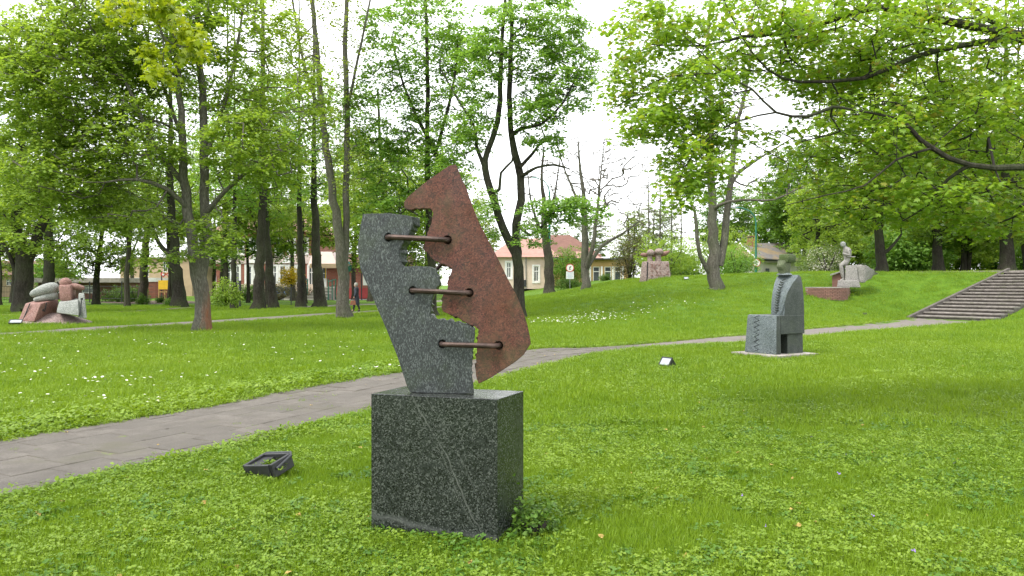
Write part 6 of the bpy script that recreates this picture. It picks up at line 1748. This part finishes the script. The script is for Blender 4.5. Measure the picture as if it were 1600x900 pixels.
def daisy(seed, tall=.09):
    V = []; Fs = []; fm = []; n = 10
    V += [(-.0015, 0, 0), (.0015, 0, 0), (0, 0, tall)]; Fs.append((0, 1, 2)); fm.append(2)
    for i in range(n):
        a = 6.283 * i / n; o = len(V); c, s = math.cos(a), math.sin(a)
        V += [(0, 0, tall), (c * .012 - s * .005, s * .012 + c * .005, tall + .002), (c * .022, s * .022, tall + .001), (c * .012 + s * .005, s * .012 - c * .005, tall + .002)]; Fs.append((o, o + 3, o + 2, o + 1)); fm.append(0)
    o = len(V); V += [(math.cos(q) * .006, math.sin(q) * .006, tall + .005) for q in (0, 1.05, 2.1, 3.14, 4.19, 5.24)]; Fs.append(tuple(range(o, o + 6))); fm.append(1)
    return V, Fs, fm

def scatter(name, lab, cat, pts, protos, smin, smax, tilt=.15, seed=1):
    r = np.random.default_rng(seed); n = len(pts)
    me = bpy.data.meshes.new(name); me.vertices.add(n); me.vertices.foreach_set('co', pts.astype(np.float32).ravel())
    rot = np.stack([r.normal(0, tilt, n), r.normal(0, tilt, n), r.uniform(0, 6.283, n)], 1).astype(np.float32)
    at = me.attributes.new('rot', 'FLOAT_VECTOR', 'POINT'); at.data.foreach_set('vector', rot.ravel())
    at = me.attributes.new('scl', 'FLOAT', 'POINT'); at.data.foreach_set('value', r.uniform(smin, smax, n).astype(np.float32))
    at = me.attributes.new('idx', 'INT', 'POINT'); at.data.foreach_set('value', r.integers(0, len(protos), n).astype(np.int32))
    o = link(name, me); stuff(o, lab, cat)
    ng = bpy.data.node_groups.new(name, 'GeometryNodeTree')
    ng.interface.new_socket('Geometry', in_out='INPUT', socket_type='NodeSocketGeometry'); ng.interface.new_socket('Geometry', in_out='OUTPUT', socket_type='NodeSocketGeometry')
    gi = ng.nodes.new('NodeGroupInput'); go = ng.nodes.new('NodeGroupOutput'); iop = ng.nodes.new('GeometryNodeInstanceOnPoints'); g2i = ng.nodes.new('GeometryNodeGeometryToInstance')
    for pr in protos:
        oi = ng.nodes.new('GeometryNodeObjectInfo'); oi.inputs['Object'].default_value = pr; oi.inputs['As Instance'].default_value = False
        ng.links.new(oi.outputs['Geometry'], g2i.inputs[0])
    def na(nm, ty):
        a = ng.nodes.new('GeometryNodeInputNamedAttribute'); a.data_type = ty; a.inputs[0].default_value = nm; return a.outputs['Attribute']
    ng.links.new(gi.outputs[0], iop.inputs['Points'])
    if len(protos) > 1:
        ng.links.new(g2i.outputs[0], iop.inputs['Instance']); iop.inputs['Pick Instance'].default_value = True; ng.links.new(na('idx', 'INT'), iop.inputs['Instance Index'])
    else: ng.links.new(oi.outputs['Geometry'], iop.inputs['Instance'])
    ng.links.new(na('rot', 'FLOAT_VECTOR'), iop.inputs['Rotation']); ng.links.new(na('scl', 'FLOAT'), iop.inputs['Scale'])
    ng.links.new(iop.outputs[0], go.inputs[0])
    md = o.modifiers.new('scatter', 'NODES'); md.node_group = ng
    return o

def field(n, d0, d1, margin=1.5, power=1.0, rng=RNG, edge=0.0):
    """random ground points between distances d0 and d1 in front of the viewer, off the paving"""
    u = rng.uniform(0, 1, n); Y = (d0 ** (2 - power + 0) + u * (d1 ** (2 - power) - d0 ** (2 - power))) ** (1 / (2 - power)) if power != 2 else d0 * (d1 / d0) ** u
    X = rng.uniform(-1, 1, n) * (Y * .66 + margin)
    keep = ~inside_path(X, Y, edge + rng.uniform(-.10, .05, n))
    # keep off the sculpture feet
    q = (X - FL.x) * math.cos(az) + (Y - FL.y) * math.sin(az); p = -(X - FL.x) * math.sin(az) + (Y - FL.y) * math.cos(az)
    keep &= ~((q > -.04) & (q < .90) & (p > -.08) & (p < .45))
    q = (X - org.x) * math.cos(TH) - (Y - org.y) * math.sin(TH); p = (X - org.x) * math.sin(TH) + (Y - org.y) * math.cos(TH)
    keep &= ~((np.abs(q - .02) < .66) & (np.abs(p - .45) < .69))
    a = (X - S0[0]) * E1[0] + (Y - S0[1]) * E1[1]; b_ = (X - S0[0]) * E2[0] + (Y - S0[1]) * E2[1]
    keep &= ~((a > -.6) & (a < 10.5) & (b_ > -.15) & (b_ < SW + .05))
    # far paths
    for poly, wd in ((FARP1, 1.0), (FARP2, 1.7), (FARP3, 1.0)):
        for (ax, ay), (bx, by) in zip(poly[:-1], poly[1:]):
            dx, dy = bx - ax, by - ay; t = np.clip(((X - ax) * dx + (Y - ay) * dy) / (dx * dx + dy * dy), 0, 1)
            keep &= np.hypot(X - ax - t * dx, Y - ay - t * dy) > wd
    keep &= ~(((X - rl.location.x) / 1.7) ** 2 + ((Y - 33) / 1.15) ** 2 < 1)
    X, Y = X[keep], Y[keep]
    return np.stack([X, Y, gz_arr(X, Y)], 1)
FARP1 = [G(-150, 528), G(40, 521), G(180, 511), G(318, 503), G(490, 492.5), G(560, 488.5), G(640, 484.5), G(700, 481)]
FARP2 = [G(480, 480.5), G(560, 475.5), G(640, 473.5), G(720, 471.5), G(790, 469)]
FARP3 = [G(-160, 497), G(0, 492), G(120, 488.5), G(230, 485), G(300, 480)]

tf = [proto('grass_tuft', *tuft(24, .018, .052, .075, .005, s), [M['blade']]) for s in range(5)]
tf_long = [proto('long_grass_tuft', *tuft(10, .05, .11, .05, .005, 20 + s, 3, .6), [M['blade']]) for s in range(3)]
tf_far = [proto('wide_grass_tuft', *tuft(30, .05, .11, .22, .012, 40 + s, 2, .6), [M['blade']]) for s in range(4)]
hb = [proto('herb_clump', *herb(20, .085, .012, .044, .014, .032, 60 + s), [M['herb']]) for s in range(4)] + [proto('clover_clump', *herb(10, .08, .015, .046, .015, .024, 80 + s, True), [M['herb']]) for s in range(3)]
hb_dark = [proto('dark_herb_clump', *herb(14, .09, .015, .055, .02, .04, 90 + s, s % 2 == 0), [M['herb_dark']]) for s in range(3)]
def patch(pts, freq, lo, seed):
    q = pts[:, :2] * freq + seed * 7.3
    v = np.array([mnoise.noise(Vector((a, b, seed))) + .5 * mnoise.noise(Vector((a * 2.3, b * 2.3, seed + 3))) for a, b in q])
    return v + np.random.default_rng(int(seed) + 70).normal(0, .22, len(v)) > lo
p = field(78000, 2.6, 9.5, 4.0); scatter('grass', 'short bright lawn grass around the sculpture', 'grass', p, tf, .7, 1.3, seed=1)
p = field(105000, 2.6, 10.5, 4.0); p = p[patch(p, .8, -.05, 1)]
p = np.concatenate([p, np.stack([RNG.normal(nb.location.x + .03, .07, 60), RNG.normal(nb.location.y, .06, 60), RNG.uniform(.03, .10, 60)], 1)]); scatter('herbs', 'small broad-leaved weeds in the near lawn', 'weeds', p, hb, .42, .85, .35, seed=2)
p = field(15000, 2.6, 10, 4.0); p = p[patch(p, 1.1, .15, 2)]; scatter('dark_herbs', 'darker weeds in patches on the near lawn', 'weeds', p, hb_dark, .42, .8, .25, seed=3)
p = field(7000, 2.8, 16, 4.0); p = p[patch(p, .7, .1, 3)]; scatter('long_grass', 'longer grass blades standing in the lawn', 'grass', p, tf_long, .6, 1.15, seed=4)
p = field(58000, 9, 24, 4.5); scatter('mid_grass', 'lawn grass on both sides of the path', 'grass', p, tf_far[:2] + tf[:2], .6, 1.15, seed=5)
p = field(34000, 9, 22, 4.5); p = p[patch(p, .5, .0, 4)]; scatter('mid_herbs', 'broad-leaved weeds between the grass farther out', 'weeds', p, hb, .7, 1.35, .25, seed=6)
p = field(40000, 22, 60, 3.0); scatter('far_grass', 'lawn grass of the bank and the far park', 'grass', p, tf_far, .8, 1.5, seed=7)
# leafy fringe along the path edges
ed_ = []
for pl_ in (PATH_UP, PATH_LO):
    rs_ = resample(pl_[1:-1], 5200); rs_ = rs_ + RNG.normal(0, .15, rs_.shape); ed_.append(rs_)
ed_ = np.concatenate(ed_); ed_ = ed_[~inside_path(ed_[:, 0], ed_[:, 1], -.04 - np.abs(RNG.normal(0, .07, len(ed_))))]
up_ = np.stack([ed_[:, 0], ed_[:, 1], gz_arr(ed_[:, 0], ed_[:, 1])], 1)
scatter('path_fringe', 'leafy weeds growing over the path edges', 'weeds', up_, hb, .6, 1.2, .3, seed=8)
rs_ = resample(PATH_UP[1:9], 5000); rs_ = rs_ + np.array([-.45, .28]) + RNG.normal(0, .28, rs_.shape); rs_ = rs_[~inside_path(rs_[:, 0], rs_[:, 1], .05)]
scatter('verge_weeds', 'lush light green weeds on the far verge of the path', 'weeds', np.stack([rs_[:, 0], rs_[:, 1], gz_arr(rs_[:, 0], rs_[:, 1])], 1), hb, 1.0, 1.9, .3, seed=9)
rk = []
for q in range(420):
    a_ = random.random() * 2.56; dd_ = abs(random.gauss(.0, .045)) + .012
    if a_ < .86: lx, ly = a_, -dd_
    elif a_ < 1.28: lx, ly = .86 + dd_, a_ - .86
    elif a_ < 2.14: lx, ly = a_ - 1.28, .42 + dd_
    else: lx, ly = -dd_, a_ - 2.14
    rk.append((FL.x + lx * math.cos(az) - ly * math.sin(az), FL.y + lx * math.sin(az) + ly * math.cos(az), .0))
rk = np.array(rk); scatter('base_weeds', 'weeds and grass tufts crowding the foot of the dark block', 'weeds', rk, hb_dark + hb + tf, .4, .8, .3, seed=31)
# flowers and litter
ds_ = [proto('daisy', *daisy(1)[:2], [M['petal'], M['yolk'], M['blade']], daisy(1)[2])]
p = field(2600, 9.5, 26, 1.5); p = p[(p[:, 0] < -2) & (p[:, 0] < p[:, 1] * -.12)]; p = p[patch(p, .55, .12, 5)]; scatter('daisies', 'white daisies scattered in the lawn left of the path', 'daisies', p, ds_, .7, 1.3, .2, seed=10)
g_ = []
for q in range(330):
    x_ = random.gauss(905, 45) if random.random() < .8 else random.gauss(1000, 60); y_ = 505 + random.gauss(0, 2.2) + (x_ - 900) * -.02
    gg = G(x_, y_); g_.append(gg)
g_ = np.array(g_); scatter('daisy_drift', 'drift of white daisies at the foot of the bank right of the sculpture', 'daisies', np.stack([g_[:, 0], g_[:, 1], gz_arr(g_[:, 0], g_[:, 1])], 1), ds_, 1.2, 2.0, .2, seed=11)
dl = []
for s in range(3):
    r = random.Random(s); V = [(0, 0, .05)] ; n = 9
    for q in range(n):
        rr_ = .028 * (1 if q % 2 else .6) * r.uniform(.8, 1.2); a = 6.283 * q / n; V.append((rr_ * math.cos(a), rr_ * math.sin(a), .05 + r.uniform(-.006, .012)))
    dl.append(proto('dead_leaf', V, [(0, q + 1, (q + 1) % n + 1) for q in range(n)], [M['dead_leaf']]))
p = field(330, 4.0, 16, 1.2); scatter('fallen_leaves', 'yellow-brown leaves and spent blossoms lying in the lawn', 'leaves', p, dl, .4, .9, .5, seed=12)
jx = field(1, 4, 5, 1)
pj = np.stack([RNG.uniform(-7, 2, 4000), RNG.uniform(4, 20, 4000)], 1); pj = pj[inside_path(pj[:, 0], pj[:, 1], -.05)]
pj = pj[np.array([mnoise.noise(Vector((a * .9, b * .9, 5.0))) > .18 for a, b in pj])][:160]
scatter('path_weeds', 'small weeds growing from the joints of the path', 'weeds', np.stack([pj[:, 0], pj[:, 1], gz_arr(pj[:, 0], pj[:, 1]) + .012], 1), [proto('joint_weed', *herb(7, .05, .004, .018, .008, .018, 300 + q), [M['herb']]) for q in range(2)] + [tf[0]], .4, .9, .2, seed=21)
pj = np.stack([RNG.uniform(-7, 2, 900), RNG.uniform(4, 20, 900)], 1); pj = pj[inside_path(pj[:, 0], pj[:, 1], -.05)][:70]
scatter('path_litter', 'a few dry leaves lying on the path', 'leaves', np.stack([pj[:, 0], pj[:, 1], gz_arr(pj[:, 0], pj[:, 1]) - .025], 1), dl, .5, .9, .1, seed=22)
vl = proto('violet', [(0, 0, .07), (.008, .004, .075), (.012, 0, .07), (-.008, .006, .075), (-.012, -.002, .07), (0, -.012, .066)], [(0, 1, 2), (0, 3, 4), (0, 2, 5)], [M['violet']])
p = field(60, 4.5, 8, .5); p = p[p[:, 0] > 1.5]; scatter('violets', 'small violet flowers in the grass at the lower right', 'violets', p, [vl], 1.0, 1.6, .3, seed=13)
print('objects', len(bpy.data.objects))
